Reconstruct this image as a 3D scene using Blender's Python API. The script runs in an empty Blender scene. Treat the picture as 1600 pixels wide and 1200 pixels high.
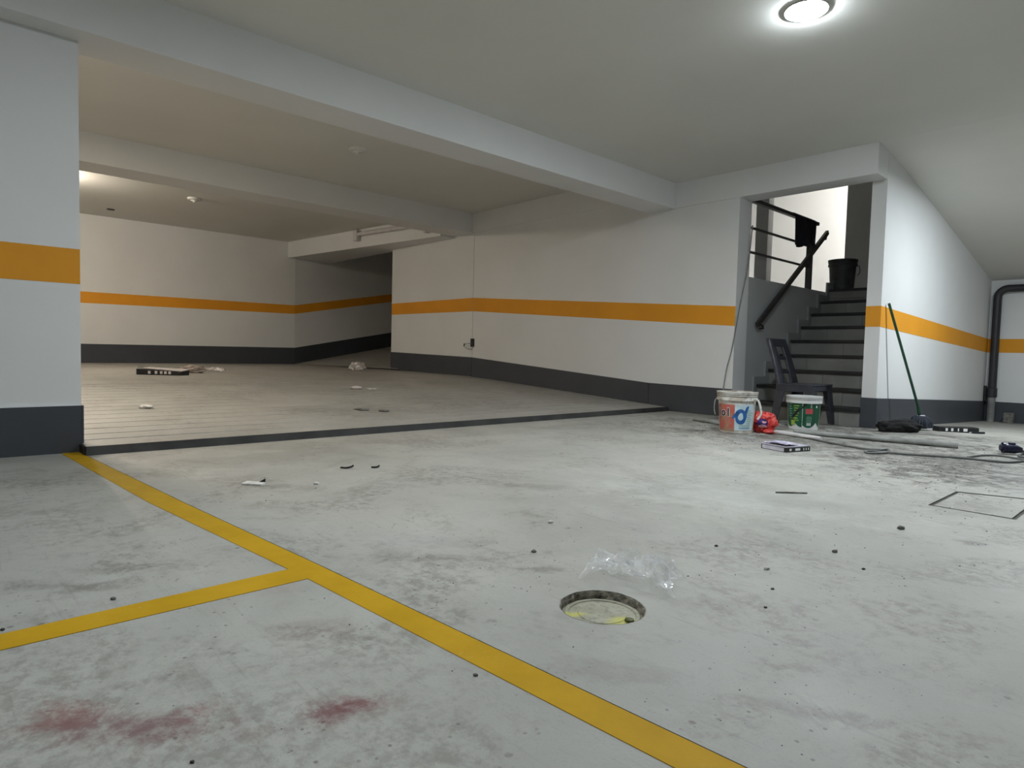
import bpy, bmesh, math, random
import numpy as np
from mathutils import Vector, Matrix, noise as mnoise
from mathutils.geometry import tessellate_polygon

random.seed(7)
S = bpy.context.scene
COL = S.collection
PI = math.pi

# ------------------------------------------------------------------ camera
F, CX, CY, H = 995.0, 800.0, 600.0, 0.64
YAW, PITCH, ROLL = math.radians(47.5), -math.atan(50 / F), 0.025
fw = np.array([-math.sin(YAW) * math.cos(PITCH), math.cos(YAW) * math.cos(PITCH), math.sin(PITCH)])
rt0 = np.array([math.cos(YAW), math.sin(YAW), 0.0])
up0 = np.cross(rt0, fw)
rt = math.cos(ROLL) * rt0 + math.sin(ROLL) * up0
up = -math.sin(ROLL) * rt0 + math.cos(ROLL) * up0
CAM = np.array([0, 0, H])
cd = bpy.data.cameras.new('camera')
cam = bpy.data.objects.new('camera', cd)
COL.objects.link(cam)
cd.sensor_width = 36
cd.lens = 36 * F / 1600
cd.clip_start = 0.02
cam.matrix_world = Matrix(((rt[0], up[0], -fw[0], 0), (rt[1], up[1], -fw[1], 0), (rt[2], up[2], -fw[2], H), (0, 0, 0, 1)))
S.camera = cam

def ray(x, y): return fw * F + rt * (x - CX) - up * (y - CY)
def onz(x, y, z=0.0):
    r = ray(x, y); return CAM + r * (z - H) / r[2]
def ony(x, y, Y):
    r = ray(x, y); return CAM + r * Y / r[1]
def onx(x, y, X):
    r = ray(x, y); return CAM + r * X / r[0]

# ------------------------------------------------------------------ world, lamps out of frame, exposure
W = bpy.data.worlds.new('world'); S.world = W
W.use_nodes = True
W.node_tree.nodes['Background'].inputs[0].default_value = (0.55, 0.6, 0.65, 1)
W.node_tree.nodes['Background'].inputs[1].default_value = 0.02
S.view_settings.view_transform = 'Standard'
S.view_settings.look = 'None'
S.view_settings.exposure = 0.42
S.view_settings.gamma = 1.0
S.view_settings.use_curve_mapping = False

COOL = (0.86, 0.945, 1.0)
WARM = (1.0, 0.88, 0.73)
def area(name, loc, power, size, col, rot=(0, 0, 0)):
    l = bpy.data.lights.new(name, 'AREA'); l.shape = 'DISK'; l.size = size; l.energy = power; l.color = col
    o = bpy.data.objects.new(name, l); COL.objects.link(o); o.location = loc; o.rotation_euler = rot
    return o
def bulb(name, loc, power, rad, col):
    l = bpy.data.lights.new(name, 'POINT'); l.energy = power; l.shadow_soft_size = rad; l.color = col
    o = bpy.data.objects.new(name, l); COL.objects.link(o); o.location = loc
    return o
LAMP_L = 460.0                                     # radiance of the visible lamp
area('hall_lamp', (-0.55, 7.3, 2.43), 60, 0.22, COOL)
area('hall_lamp', (1.5, 3.6, 2.58), 5, 0.22, COOL)
area('hall_lamp', (-1.7, 0.6, 2.58), 27, 0.22, COOL)
area('hall_lamp', (1.5, -0.6, 2.58), 2, 0.22, COOL)
bulb('ramp_light', (-10.1, 0.96, 2.65), 78, 0.05, WARM)
area('ramp_light', (-5.6, 0.5, 2.77), 46, 0.22, WARM)  # unseen downlight added behind the column to brighten the ramp bay
bulb('upper_hall_light', (-2.9, 11.1, 3.5), 150, 0.12, (1.0, 0.97, 0.92))
bulb('upper_hall_light', (-7.0, 11.9, 2.1), 10, 0.08, (1.0, 0.98, 0.95))  # added bulb close to the wall, standing in for daylight in the slit

# ------------------------------------------------------------------ materials
def nodes(name):
    m = bpy.data.materials.new(name); m.use_nodes = True
    nt = m.node_tree
    return m, nt, nt.nodes['Principled BSDF']
def N(nt, t, **kw):
    n = nt.nodes.new(t)
    for k, v in kw.items(): setattr(n, k, v)
    return n
def noise_node(nt, vec, scale, detail=4, rough=0.55, dist=0.0):
    n = N(nt, 'ShaderNodeTexNoise'); n.inputs['Scale'].default_value = scale
    n.inputs['Detail'].default_value = detail; n.inputs['Roughness'].default_value = rough
    n.inputs['Distortion'].default_value = dist
    nt.links.new(vec, n.inputs['Vector']); return n.outputs['Fac']
def ramp(nt, fac, a, b, lo=0.0, hi=1.0):
    n = N(nt, 'ShaderNodeMapRange', interpolation_type='SMOOTHSTEP')
    n.inputs['From Min'].default_value = a; n.inputs['From Max'].default_value = b
    n.inputs['To Min'].default_value = lo; n.inputs['To Max'].default_value = hi
    nt.links.new(fac, n.inputs['Value']); return n.outputs['Result']
def math_n(nt, op, a, b=None):
    n = N(nt, 'ShaderNodeMath', operation=op)
    for i, v in enumerate((a, b)):
        if v is None: continue
        if isinstance(v, (int, float)): n.inputs[i].default_value = v
        else: nt.links.new(v, n.inputs[i])
    return n.outputs[0]
def mix(nt, fac, a, b):
    n = N(nt, 'ShaderNodeMix', data_type='RGBA')
    if isinstance(fac, (int, float)): n.inputs[0].default_value = fac
    else: nt.links.new(fac, n.inputs[0])
    for i, v in ((6, a), (7, b)):
        if isinstance(v, tuple): n.inputs[i].default_value = (*v[:3], 1)
        else: nt.links.new(v, n.inputs[i])
    return n.outputs[2]
def bump(nt, bsdf, h, strength, dist=0.01):
    b = N(nt, 'ShaderNodeBump'); b.inputs['Strength'].default_value = strength; b.inputs['Distance'].default_value = dist
    nt.links.new(h, b.inputs['Height']); nt.links.new(b.outputs[0], bsdf.inputs['Normal'])
def objvec(nt): return N(nt, 'ShaderNodeTexCoord').outputs['Object']

def plain(name, col, rough=0.5, var=0.12, scale=6.0, metal=0.0, bmp=0.05, bscale=60.0, coat=0.0):
    m, nt, p = nodes(name)
    v = objvec(nt)
    f = noise_node(nt, v, scale, 5)
    dark = tuple(c * (1 - var) for c in col); light = tuple(min(1, c * (1 + var)) for c in col)
    nt.links.new(mix(nt, ramp(nt, f, 0.3, 0.7), dark, light), p.inputs['Base Color'])
    p.inputs['Roughness'].default_value = rough; p.inputs['Metallic'].default_value = metal
    p.inputs['Coat Weight'].default_value = coat
    if bmp: bump(nt, p, noise_node(nt, v, bscale, 3), bmp, 0.004)
    return m

M = {}
M['wall'] = plain('wall_paint', (0.74, 0.745, 0.74), 0.6, 0.025, 1.3, bmp=0.12, bscale=35)
M['ceil'] = plain('ceiling_paint', (0.69, 0.685, 0.645), 0.75, 0.03, 0.8, bmp=0.1, bscale=25)
M['yellow'] = plain('yellow_wall_paint', (0.76, 0.315, 0.012), 0.7, 0.04, 2.0, bmp=0.08, bscale=35)
M['base'] = plain('dark_grey_base_paint', (0.047, 0.052, 0.062), 0.45, 0.10, 2.5, bmp=0.06)
M['basetop'] = plain('base_edge_white', (0.78, 0.79, 0.80), 0.5, 0.02)
M['black_strip'] = plain('black_rubber_strip', (0.022, 0.022, 0.02), 0.7, 0.5, 5, bmp=0.3, bscale=30)
M['riser'] = plain('grey_riser_tile', (0.19, 0.19, 0.175), 0.5, 0.15, 3)
M['tread'] = plain('black_tread_stone', (0.008, 0.008, 0.008), 0.5, 0.3, 20)
M['skirt'] = plain('grey_step_skirting', (0.25, 0.26, 0.26), 0.4, 0.1, 3)
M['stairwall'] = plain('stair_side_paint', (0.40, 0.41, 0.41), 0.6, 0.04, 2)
M['shadewall'] = plain('shaded_wall_paint', (0.42, 0.42, 0.425), 0.6, 0.05, 2)  # white paint darkened: the landing's shade is put into the colour
M['steel'] = plain('dark_railing_paint', (0.030, 0.029, 0.028), 0.4, 0.2, 20, bmp=0.03)
M['pipe_dark'] = plain('dark_grey_pipe', (0.028, 0.026, 0.031), 0.45, 0.15, 5)
M['pipe_grey'] = plain('grey_pvc_pipe', (0.23, 0.235, 0.22), 0.5, 0.25, 6, bmp=0.1)
M['pipe_white'] = plain('white_pvc', (0.62, 0.60, 0.60), 0.4, 0.08, 8)
M['hose'] = plain('grey_cable_sheath', (0.13, 0.135, 0.13), 0.5, 0.15, 10)
M['black'] = plain('black_plastic', (0.012, 0.012, 0.013), 0.45, 0.3, 20)
M['black_cloth'] = plain('black_cloth', (0.004, 0.0035, 0.0035), 0.9, 0.4, 30, bmp=0.25, bscale=80)
M['navy_cloth'] = plain('navy_black_cloth', (0.006, 0.007, 0.013), 0.95, 0.4, 30, bmp=0.5, bscale=90)
M['chair'] = plain('dark_slate_plastic', (0.028, 0.030, 0.041), 0.42, 0.25, 12, bmp=0.05)
M['green_handle'] = plain('green_handle_enamel', (0.012, 0.06, 0.032), 0.35, 0.3, 12)
M['mop'] = plain('slate_mop_fibre', (0.020, 0.025, 0.036), 0.9, 0.35, 25, bmp=0.6, bscale=70)
M['blue_plug'] = plain('dark_blue_plastic', (0.010, 0.011, 0.036), 0.4, 0.4, 30)
M['bucket_dark'] = plain('grimy_dark_plastic', (0.028, 0.029, 0.029), 0.6, 0.4, 9)
M['metal'] = plain('galvanised_wire', (0.5, 0.5, 0.48), 0.35, 0.1, 20, metal=0.8)
M['fixture'] = plain('white_lamp_base', (0.7, 0.69, 0.66), 0.45, 0.03)
M['paper'] = plain('crumpled_paper', (0.62, 0.57, 0.55), 0.8, 0.15, 14)
M['brown_bag'] = plain('brownish_plastic', (0.33, 0.27, 0.23), 0.5, 0.3, 18)
M['stone'] = plain('mortar_crumb', (0.16, 0.155, 0.14), 0.9, 0.4, 40)
M['stone_light'] = plain('plaster_crumb', (0.62, 0.61, 0.58), 0.9, 0.1, 40)
M['grit'] = plain('dark_grit', (0.07, 0.066, 0.058), 0.95, 0.4, 30)
M['white_print'] = plain('white_print', (0.75, 0.75, 0.75), 0.5, 0.04)
M['black_print'] = plain('black_print', (0.01, 0.012, 0.012), 0.4, 0.2)
M['green_label'] = plain('dark_green_label', (0.008, 0.085, 0.042), 0.35, 0.15, 15)
M['lime_print'] = plain('lime_print', (0.30, 0.42, 0.06), 0.4, 0.2, 20)
M['red_label'] = plain('red_label', (0.50, 0.075, 0.085), 0.4, 0.15, 20)
M['pale_green_print'] = plain('pale_green_print', (0.25, 0.42, 0.33), 0.4, 0.1)
M['blue_print'] = plain('blue_print', (0.02, 0.10, 0.30), 0.4, 0.3, 25)
M['sky_print'] = plain('pale_blue_label', (0.50, 0.63, 0.68), 0.45, 0.12, 14)
M['carton'] = plain('white_lilac_carton', (0.52, 0.50, 0.58), 0.45, 0.2, 9)
M['lilac'] = plain('lilac_film', (0.42, 0.39, 0.50), 0.22, 0.55, 16)
M['board'] = plain('dusty_board', (0.20, 0.21, 0.18), 0.8, 0.3, 12)
M['socket'] = plain('socket_black', (0.012, 0.012, 0.012), 0.5, 0.3, 30)
M['rim'] = plain('broken_concrete_rim', (0.20, 0.185, 0.15), 0.95, 0.55, 60, bmp=0.8, bscale=140)
M['olive'] = plain('dark_olive_paint', (0.07, 0.08, 0.012), 0.5, 0.4, 90)
M['joint'] = plain('joint_mortar', (0.10, 0.095, 0.085), 0.95, 0.3, 20)

# rust-stained white bucket plastic
def dirty_plastic():
    m, nt, p = nodes('stained_white_plastic')
    v = objvec(nt)
    n1 = ramp(nt, noise_node(nt, v, 9, 6), 0.42, 0.62)
    n2 = ramp(nt, noise_node(nt, v, 30, 5), 0.50, 0.66)
    c = mix(nt, math_n(nt, 'MULTIPLY', n1, 0.6), (0.66, 0.65, 0.61), (0.36, 0.27, 0.19))
    c = mix(nt, math_n(nt, 'MULTIPLY', n2, 0.5), c, (0.20, 0.15, 0.11))
    nt.links.new(c, p.inputs['Base Color']); p.inputs['Roughness'].default_value = 0.45
    return m
M['dirty_white'] = dirty_plastic()
def clean_plastic():
    m, nt, p = nodes('speckled_white_plastic')
    v = objvec(nt)
    n2 = ramp(nt, noise_node(nt, v, 45, 4), 0.64, 0.7)
    nt.links.new(mix(nt, math_n(nt, 'MULTIPLY', n2, 0.5), (0.66, 0.67, 0.66), (0.18, 0.18, 0.17)), p.inputs['Base Color'])
    p.inputs['Roughness'].default_value = 0.35
    return m
M['white_plastic'] = clean_plastic()
def rusty_red():
    m, nt, p = nodes('rusty_red_label')
    v = objvec(nt)
    sep = N(nt, 'ShaderNodeSeparateXYZ'); nt.links.new(v, sep.inputs[0])
    low = ramp(nt, sep.outputs['Z'], 0.20, 0.10)
    n1 = ramp(nt, noise_node(nt, v, 22, 6), 0.42, 0.62)
    f = math_n(nt, 'MULTIPLY', n1, math_n(nt, 'ADD', low, 0.35))
    c = mix(nt, math_n(nt, 'MINIMUM', f, 0.9), (0.50, 0.11, 0.085), (0.34, 0.235, 0.15))
    nt.links.new(c, p.inputs['Base Color']); p.inputs['Roughness'].default_value = 0.5
    return m
M['rusty_red'] = rusty_red()

def clear_film(name='clear_plastic_film', tint=(0.9, 0.92, 0.95), a=0.18):
    m, nt, p = nodes(name)
    p.inputs['Base Color'].default_value = (*tint, 1)
    p.inputs['Roughness'].default_value = 0.12
    v = objvec(nt)
    w = noise_node(nt, v, 14, 5, 0.6, 1.0)
    g = N(nt, 'ShaderNodeBsdfTransparent')
    ms = N(nt, 'ShaderNodeMixShader')
    nt.links.new(ramp(nt, w, 0.35, 0.7, a * 0.4, a * 1.9), ms.inputs[0])
    nt.links.new(g.outputs[0], ms.inputs[1]); nt.links.new(p.outputs[0], ms.inputs[2])
    out = [n for n in nt.nodes if n.type == 'OUTPUT_MATERIAL'][0]
    nt.links.new(ms.outputs[0], out.inputs[0])
    p.inputs['Specular IOR Level'].default_value = 1.0
    return m
M['film'] = clear_film()
M['film_white'] = clear_film('milky_plastic_film', (0.85, 0.8, 0.78), 0.55)

def red_bag_mat():
    m, nt, p = nodes('red_plastic_bag')
    v = objvec(nt)
    f = noise_node(nt, v, 16, 4)
    c = mix(nt, ramp(nt, f, 0.3, 0.7), (0.42, 0.03, 0.03), (0.75, 0.075, 0.06))
    nt.links.new(c, p.inputs['Base Color']); p.inputs['Roughness'].default_value = 0.3
    p.inputs['Subsurface Weight'].default_value = 0.0
    bump(nt, p, noise_node(nt, v, 26, 4, 0.6, 1.5), 0.6, 0.01)
    return m
M['red_bag'] = red_bag_mat()

def emit(name, col, strength):
    m, nt, p = nodes(name)
    p.inputs['Base Color'].default_value = (0.9, 0.9, 0.9, 1)
    p.inputs['Emission Color'].default_value = (*col, 1); p.inputs['Emission Strength'].default_value = strength
    return m
M['lamp'] = emit('lit_lamp_glass', COOL, LAMP_L)

def blob(nt, vec, c, r, rot=0.0, soft=0.9, nz=None, amt=0.6):
    """elongated soft spot on the floor, radius r=(rx,ry), turned by rot, its edge broken by noise nz"""
    mp = N(nt, 'ShaderNodeMapping', vector_type='TEXTURE')
    mp.inputs['Location'].default_value = (c[0], c[1], 0)
    mp.inputs['Rotation'].default_value = (0, 0, rot)
    mp.inputs['Scale'].default_value = (r[0], r[1], 1e6)
    nt.links.new(vec, mp.inputs['Vector'])
    ln = N(nt, 'ShaderNodeVectorMath', operation='LENGTH'); nt.links.new(mp.outputs[0], ln.inputs[0])
    d = ln.outputs['Value']
    if nz is not None:
        d = math_n(nt, 'ADD', d, math_n(nt, 'MULTIPLY', math_n(nt, 'SUBTRACT', nz, 0.5), -2 * amt))
    return ramp(nt, d, 1.0, 1.0 - soft)

def concrete(name, base=(0.375, 0.368, 0.335), warm=0.0, stains=True):
    m, nt, p = nodes(name)
    v = objvec(nt)
    big = noise_node(nt, v, 0.7, 5, 0.6, 0.4)
    mid = noise_node(nt, v, 3.2, 8, 0.68, 0.8)
    fine = noise_node(nt, v, 26, 8, 0.72)
    grain = noise_node(nt, v, 170, 3, 0.6)
    brk = ramp(nt, noise_node(nt, v, 6.5, 10, 0.74, 0.6), 0.33, 0.67)        # broken edge of every smudge
    c = mix(nt, ramp(nt, big, 0.36, 0.64), tuple(x * 0.88 for x in base), tuple(x * 1.08 for x in base))
    # trowelled pale patches, brownish wear, cloudy grey
    c = mix(nt, ramp(nt, mid, 0.48, 0.66, 0, 0.30), c, tuple(x * 1.22 for x in base))
    c = mix(nt, ramp(nt, noise_node(nt, v, 11, 9, 0.72, 1.2), 0.52, 0.68, 0, 0.24), c, tuple(x * f for x, f in zip(base, (0.70, 0.69, 0.66))))
    wear = math_n(nt, 'MULTIPLY', ramp(nt, noise_node(nt, v, 1.7, 10, 0.75, 0.5), 0.47, 0.60), ramp(nt, fine, 0.40, 0.60))
    c = mix(nt, math_n(nt, 'MULTIPLY', wear, 0.50), c, (0.150, 0.134, 0.112))
    c = mix(nt, math_n(nt, 'MULTIPLY', ramp(nt, grain, 0.55, 0.70), 0.22), c, (0.16, 0.155, 0.14))
    # fine trowel scratches
    mp = N(nt, 'ShaderNodeMapping'); mp.inputs['Scale'].default_value = (3, 46, 1); mp.inputs['Rotation'].default_value = (0, 0, 0.75)
    nt.links.new(v, mp.inputs['Vector'])
    scr = ramp(nt, noise_node(nt, mp.outputs[0], 1.0, 6, 0.7, 0.5), 0.56, 0.68)
    c = mix(nt, math_n(nt, 'MULTIPLY', scr, 0.20), c, (0.14, 0.13, 0.115))
    # small dark spatter in clusters
    for sc, r0, r1, k in ((13, 0.13, 0.07, 0.6), (34, 0.16, 0.10, 0.6)):
        vo = N(nt, 'ShaderNodeTexVoronoi'); vo.inputs['Scale'].default_value = sc; nt.links.new(v, vo.inputs['Vector'])
        sp = math_n(nt, 'MULTIPLY', ramp(nt, vo.outputs['Distance'], r0, r1), ramp(nt, noise_node(nt, v, 2.3 + sc * .03, 6, 0.7), 0.50, 0.58))
        c = mix(nt, math_n(nt, 'MULTIPLY', sp, k), c, (0.075, 0.070, 0.060))
    if stains:
        def spot(px, r, col, k, rot=0.0, soft=0.95, amt=0.55, nz=None):
            nonlocal c
            q = onz(*px)
            f = blob(nt, v, q, (r[0] * 1.25, r[1] * 1.35), rot, soft, nz or brk, amt)
            f = math_n(nt, 'MULTIPLY', f, ramp(nt, fine, 0.36, 0.58, 0.45, 1.0))
            c = mix(nt, math_n(nt, 'MULTIPLY', f, k), c, col)
        # building dust around the foot of the stairs
        dustn = math_n(nt, 'MULTIPLY_ADD' if False else 'MULTIPLY', ramp(nt, fine, 0.36, 0.60), 1.0)
        for px, r, k, ro in (((1300, 676), (0.9, 0.32), 0.9, 0.3), ((1400, 690), (1.0, 0.36), 0.9, 0.3), ((1150, 674), (0.6, 0.26), 0.75, 0.3), ((1230, 684), (0.6, 0.3), 0.7, 0.3), ((1310, 668), (1.5, 0.60), 0.95, 0.25), ((1240, 690), (1.7, 0.75), 0.62, 0.2), ((1470, 722), (0.9, 1.0), 0.85, 0.2),
                             ((1490, 745), (0.6, 0.5), 0.7, 0.2), ((1100, 660), (1.0, 0.4), 0.65, 0.1), ((1560, 690), (0.6, 0.9), 0.35, 0.3)):
            q = onz(*px)
            f = math_n(nt, 'MULTIPLY', blob(nt, v, q, r, ro, 0.95, brk, 0.6), ramp(nt, fine, 0.38, 0.56, 0.3, 1.0))
            c = mix(nt, math_n(nt, 'MULTIPLY', f, k), c, (0.070, 0.066, 0.057))
        # grey-brown smudges
        SM = (0.15, 0.135, 0.118)
        for px, r, k, ro in (((70, 915), (0.18, 0.045), 0.75, 0.9), ((170, 890), (0.16, 0.045), 0.6, 0.9), ((30, 800), (0.22, 0.07), 0.35, 0.9),
                             ((300, 1060), (0.07, 0.05), 0.35, 0.8), ((660, 870), (0.22, 0.07), 0.4, 0.8), ((720, 850), (0.14, 0.07), 0.35, 0.8),
                             ((850, 890), (0.10, 0.03), 0.6, 0.75), ((560, 1000), (0.10, 0.03), 0.45, 0.85), ((360, 1020), (0.03, 0.012), 0.7, 0.85),
                             ((770, 970), (0.02, 0.018), 0.7, 0.8), ((650, 1020), (0.022, 0.018), 0.65, 0.8), ((980, 1050), (0.16, 0.05), 0.3, 0.7),
                             ((1250, 1110), (0.14, 0.035), 0.45, 0.6), ((1320, 1120), (0.08, 0.03), 0.4, 0.6), ((1240, 785), (0.28, 0.10), 0.5, 0.5),
                             ((1530, 850), (0.06, 0.05), 0.75, 0.3), ((1120, 950), (0.12, 0.05), 0.3, 0.6), ((640, 690), (0.6, 0.22), 0.3, 0.9),
                             ((400, 755), (0.16, 0.10), 0.45, 0.8), ((830, 760), (0.3, 0.06), 0.35, 0.8), ((440, 760), (0.2, 0.09), 0.4, 0.8),
                             ((1540, 790), (0.12, 0.2), 0.35, 0.1), ((200, 740), (0.5, 0.1), 0.25, 0.8), ((60, 750), (0.4, 0.2), 0.3, 0.9)):
            spot(px, r, SM, k, ro)
        # yellow-green tint by the paint spill and pale lime bloom
        spot((1120, 800), (0.5, 0.35), (0.43, 0.43, 0.36), 0.25, 0.5)
        spot((640, 845), (0.22, 0.1), (0.47, 0.48, 0.48), 0.25, 0.8)
        spot((1150, 780), (0.7, 0.35), (0.50, 0.52, 0.50), 0.35, 0.4)
        # reddish powder spilled on the floor
        RED = (0.165, 0.075, 0.078)
        for px, r, k, ro, col in (((105, 1122), (0.05, 0.022), 0.62, 0.85, (0.25, 0.085, 0.065)), ((170, 1135), (0.12, 0.030), 0.62, 0.85, RED),
                                  ((255, 1128), (0.09, 0.026), 0.50, 0.85, RED), ((315, 1108), (0.03, 0.016), 0.55, 0.85, (0.25, 0.085, 0.085)),
                                  ((525, 1112), (0.030, 0.016), 0.80, 0.85, (0.15, 0.03, 0.035)), ((563, 1100), (0.032, 0.014), 0.70, 0.85, (0.17, 0.035, 0.04)),
                                  ((545, 1108), (0.07, 0.028), 0.35, 0.85, RED), ((490, 985), (0.08, 0.03), 0.22, 0.85, RED), ((390, 1145), (0.05, 0.02), 0.25, 0.85, RED),
                                  ((440, 920), (0.05, 0.025), 0.2, 0.85, (0.3, 0.15, 0.15))):
            spot(px, (r[0] * 1.35, r[1] * 1.9), col, k, ro, 0.98, 0.6)
    if warm: c = mix(nt, warm, c, (0.30, 0.255, 0.20))
    nt.links.new(c, p.inputs['Base Color'])
    nt.links.new(ramp(nt, mid, 0.3, 0.7, 0.42, 0.62), p.inputs['Roughness'])
    h = math_n(nt, 'ADD', math_n(nt, 'MULTIPLY', fine, 0.6), math_n(nt, 'MULTIPLY', mid, 1.0))
    bump(nt, p, h, 0.25, 0.01)
    return m
M['floor'] = concrete('polished_concrete')
M['floor_plain'] = concrete('ramp_concrete', (0.36, 0.352, 0.325), 0.12, False)
M['lid'] = None

def line_paint():
    m, nt, p = nodes('worn_yellow_floor_paint')
    v = objvec(nt)
    mid = noise_node(nt, v, 6, 6, 0.6); fine = noise_node(nt, v, 40, 8, 0.75, 2.0)
    c = mix(nt, ramp(nt, mid, 0.3, 0.7), (0.46, 0.262, 0.004), (0.53, 0.305, 0.008))
    sc = math_n(nt, 'MULTIPLY', ramp(nt, fine, 0.56, 0.70), ramp(nt, noise_node(nt, v, 4, 3), 0.48, 0.62))
    c = mix(nt, math_n(nt, 'MULTIPLY', sc, 0.6), c, (0.56, 0.48, 0.28))
    q = onz(165, 735)
    f = blob(nt, v, q, (0.28, 0.05), 0.07, 0.8, mid, 0.5)
    c = mix(nt, math_n(nt, 'MULTIPLY', f, 0.0), c, (0.40, 0.36, 0.25))
    nt.links.new(c, p.inputs['Base Color']); p.inputs['Roughness'].default_value = 0.65; p.inputs['Specular IOR Level'].default_value = 0.2
    bump(nt, p, fine, 0.15, 0.004)
    return m
M['line'] = line_paint()

def lid_mat():
    m, nt, p = nodes('paint_spotted_cover')
    v = objvec(nt)
    mid = noise_node(nt, v, 18, 6, 0.65); fine = noise_node(nt, v, 70, 6, 0.7)
    c = mix(nt, ramp(nt, mid, 0.35, 0.65), (0.29, 0.28, 0.20), (0.40, 0.39, 0.31))
    c = mix(nt, ramp(nt, fine, 0.46, 0.64, 0, 0.7), c, (0.17, 0.16, 0.12))
    for (cx, cy), r, k in (((0.060, 0.010), (0.045, 0.03), 0.85), ((-0.045, -0.060), (0.05, 0.022), 0.8), ((0.065, -0.02), (0.04, 0.02), 0.5)):
        f = blob(nt, v, (cx, cy), r, 0.8, 0.8, mid, 0.7)
        c = mix(nt, math_n(nt, 'MULTIPLY', f, k), c, (0.52, 0.50, 0.10))
    nt.links.new(c, p.inputs['Base Color']); p.inputs['Roughness'].default_value = 0.55
    bump(nt, p, fine, 0.3, 0.004)
    return m
M['lid'] = lid_mat()

# ------------------------------------------------------------------ mesh helpers
class MB:
    def __init__(s): s.v = []; s.f = []
    def add(s, vs, fs):
        o = len(s.v); s.v += [tuple(float(c) for c in q) for q in vs]; s.f += [tuple(i + o for i in f) for f in fs]; return s
    def box(s, x0, x1, y0, y1, z0, z1):
        v = [(x, y, z) for z in (z0, z1) for y in (y0, y1) for x in (x0, x1)]
        return s.add(v, [(0, 2, 3, 1), (4, 5, 7, 6), (0, 1, 5, 4), (2, 6, 7, 3), (0, 4, 6, 2), (1, 3, 7, 5)])
    def hexa(s, a, b):
        """two quads a, b (4 points each, same order) joined into a solid"""
        v = list(a) + list(b)
        return s.add(v, [(3, 2, 1, 0), (4, 5, 6, 7)] + [(i, (i + 1) % 4, (i + 1) % 4 + 4, i + 4) for i in range(4)])
    def prism(s, poly, d):
        n = len(poly); d = np.array(d, float)
        v = [tuple(q) for q in poly] + [tuple(np.array(q) + d) for q in poly]
        return s.add(v, [tuple(range(n - 1, -1, -1)), tuple(range(n, 2 * n))] + [(i, (i + 1) % n, (i + 1) % n + n, i + n) for i in range(n)])
    def tube(s, pts, r, n=10, cap=True, closed=False):
        pts = [np.array(q, float) for q in pts]; m = len(pts)
        rs = r if hasattr(r, '__len__') else [r] * m
        o = []; prev = None
        for i in range(m):
            if closed: t = pts[(i + 1) % m] - pts[i - 1]
            else: t = pts[min(i + 1, m - 1)] - pts[max(i - 1, 0)]
            t = t / (np.linalg.norm(t) + 1e-12)
            if prev is None:
                a = np.array([0, 0, 1.0]) if abs(t[2]) < 0.9 else np.array([1.0, 0, 0])
            else: a = prev
            u = a - t * (a @ t); u /= np.linalg.norm(u); w = np.cross(t, u); prev = u
            o += [pts[i] + rs[i] * (math.cos(2 * PI * k / n) * u + math.sin(2 * PI * k / n) * w) for k in range(n)]
        f = []
        for i in range(m if closed else m - 1):
            j = (i + 1) % m
            f += [(i * n + k, i * n + (k + 1) % n, j * n + (k + 1) % n, j * n + k) for k in range(n)]
        if cap and not closed: f += [tuple(range(n - 1, -1, -1)), tuple((m - 1) * n + k for k in range(n))]
        return s.add(o, f)
    def lathe(s, prof, n=40, c=(0, 0, 0), caps=True):
        o = []; m = len(prof)
        for r, z in prof: o += [(c[0] + r * math.cos(2 * PI * k / n), c[1] + r * math.sin(2 * PI * k / n), c[2] + z) for k in range(n)]
        f = [(i * n + k, i * n + (k + 1) % n, (i + 1) * n + (k + 1) % n, (i + 1) * n + k) for i in range(m - 1) for k in range(n)]
        if caps and prof[0][0] > 1e-6: f.append(tuple(range(n - 1, -1, -1)))
        if caps and prof[-1][0] > 1e-6: f.append(tuple((m - 1) * n + k for k in range(n)))
        return s.add(o, f)
    def build(s, name, mat, parent=None, loc=None, smooth=False, bevel=0.0, seg=2, subd=0, kind=None):
        me = bpy.data.meshes.new(name); me.from_pydata(s.v, [], s.f); me.validate(); me.update()
        bm = bmesh.new(); bm.from_mesh(me)
        bmesh.ops.remove_doubles(bm, verts=bm.verts, dist=1e-6)
        bmesh.ops.recalc_face_normals(bm, faces=bm.faces)
        bm.to_mesh(me); bm.free()
        me.materials.append(mat)
        o = bpy.data.objects.new(name, me); COL.objects.link(o)
        if parent is not None: o.parent = parent
        if loc is not None: o.location = loc
        if smooth: me.polygons.foreach_set('use_smooth', [True] * len(me.polygons))
        if smooth and smooth != 'all':
            try: me.set_sharp_from_angle(angle=math.radians(40))
            except Exception: pass
        if bevel:
            b = o.modifiers.new('bevel', 'BEVEL'); b.width = bevel; b.segments = seg; b.limit_method = 'ANGLE'
        if subd:
            b = o.modifiers.new('subd', 'SUBSURF'); b.levels = subd; b.render_levels = subd
        if kind: o['kind'] = kind
        return o
def struct(name, mb, mat, parent=None, **k):
    return mb.build(name, mat, parent, kind=None if parent is not None else 'structure', **k)
def tag(o, label, cat, group=None):
    o['label'] = label; o['category'] = cat
    if group: o['group'] = group
    return o
def thing(name, label, cat, loc=(0, 0, 0), rz=0.0, group=None):
    o = bpy.data.objects.new(name, None); COL.objects.link(o); o.location = loc; o.rotation_euler = (0, 0, rz)
    o.empty_display_size = 0.1
    return tag(o, label, cat, group)
def flat_poly(mb, outer, holes=(), z=0.0, zf=None):
    loops = [[Vector((x, y, 0)) for x, y in outer]] + [[Vector((x, y, 0)) for x, y in h] for h in holes]
    pts = [q for l in loops for q in l]
    tris = tessellate_polygon(loops)
    return mb.add([(q.x, q.y, (zf(q.x, q.y) if zf else z)) for q in pts], [tuple(t) for t in tris])
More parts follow.
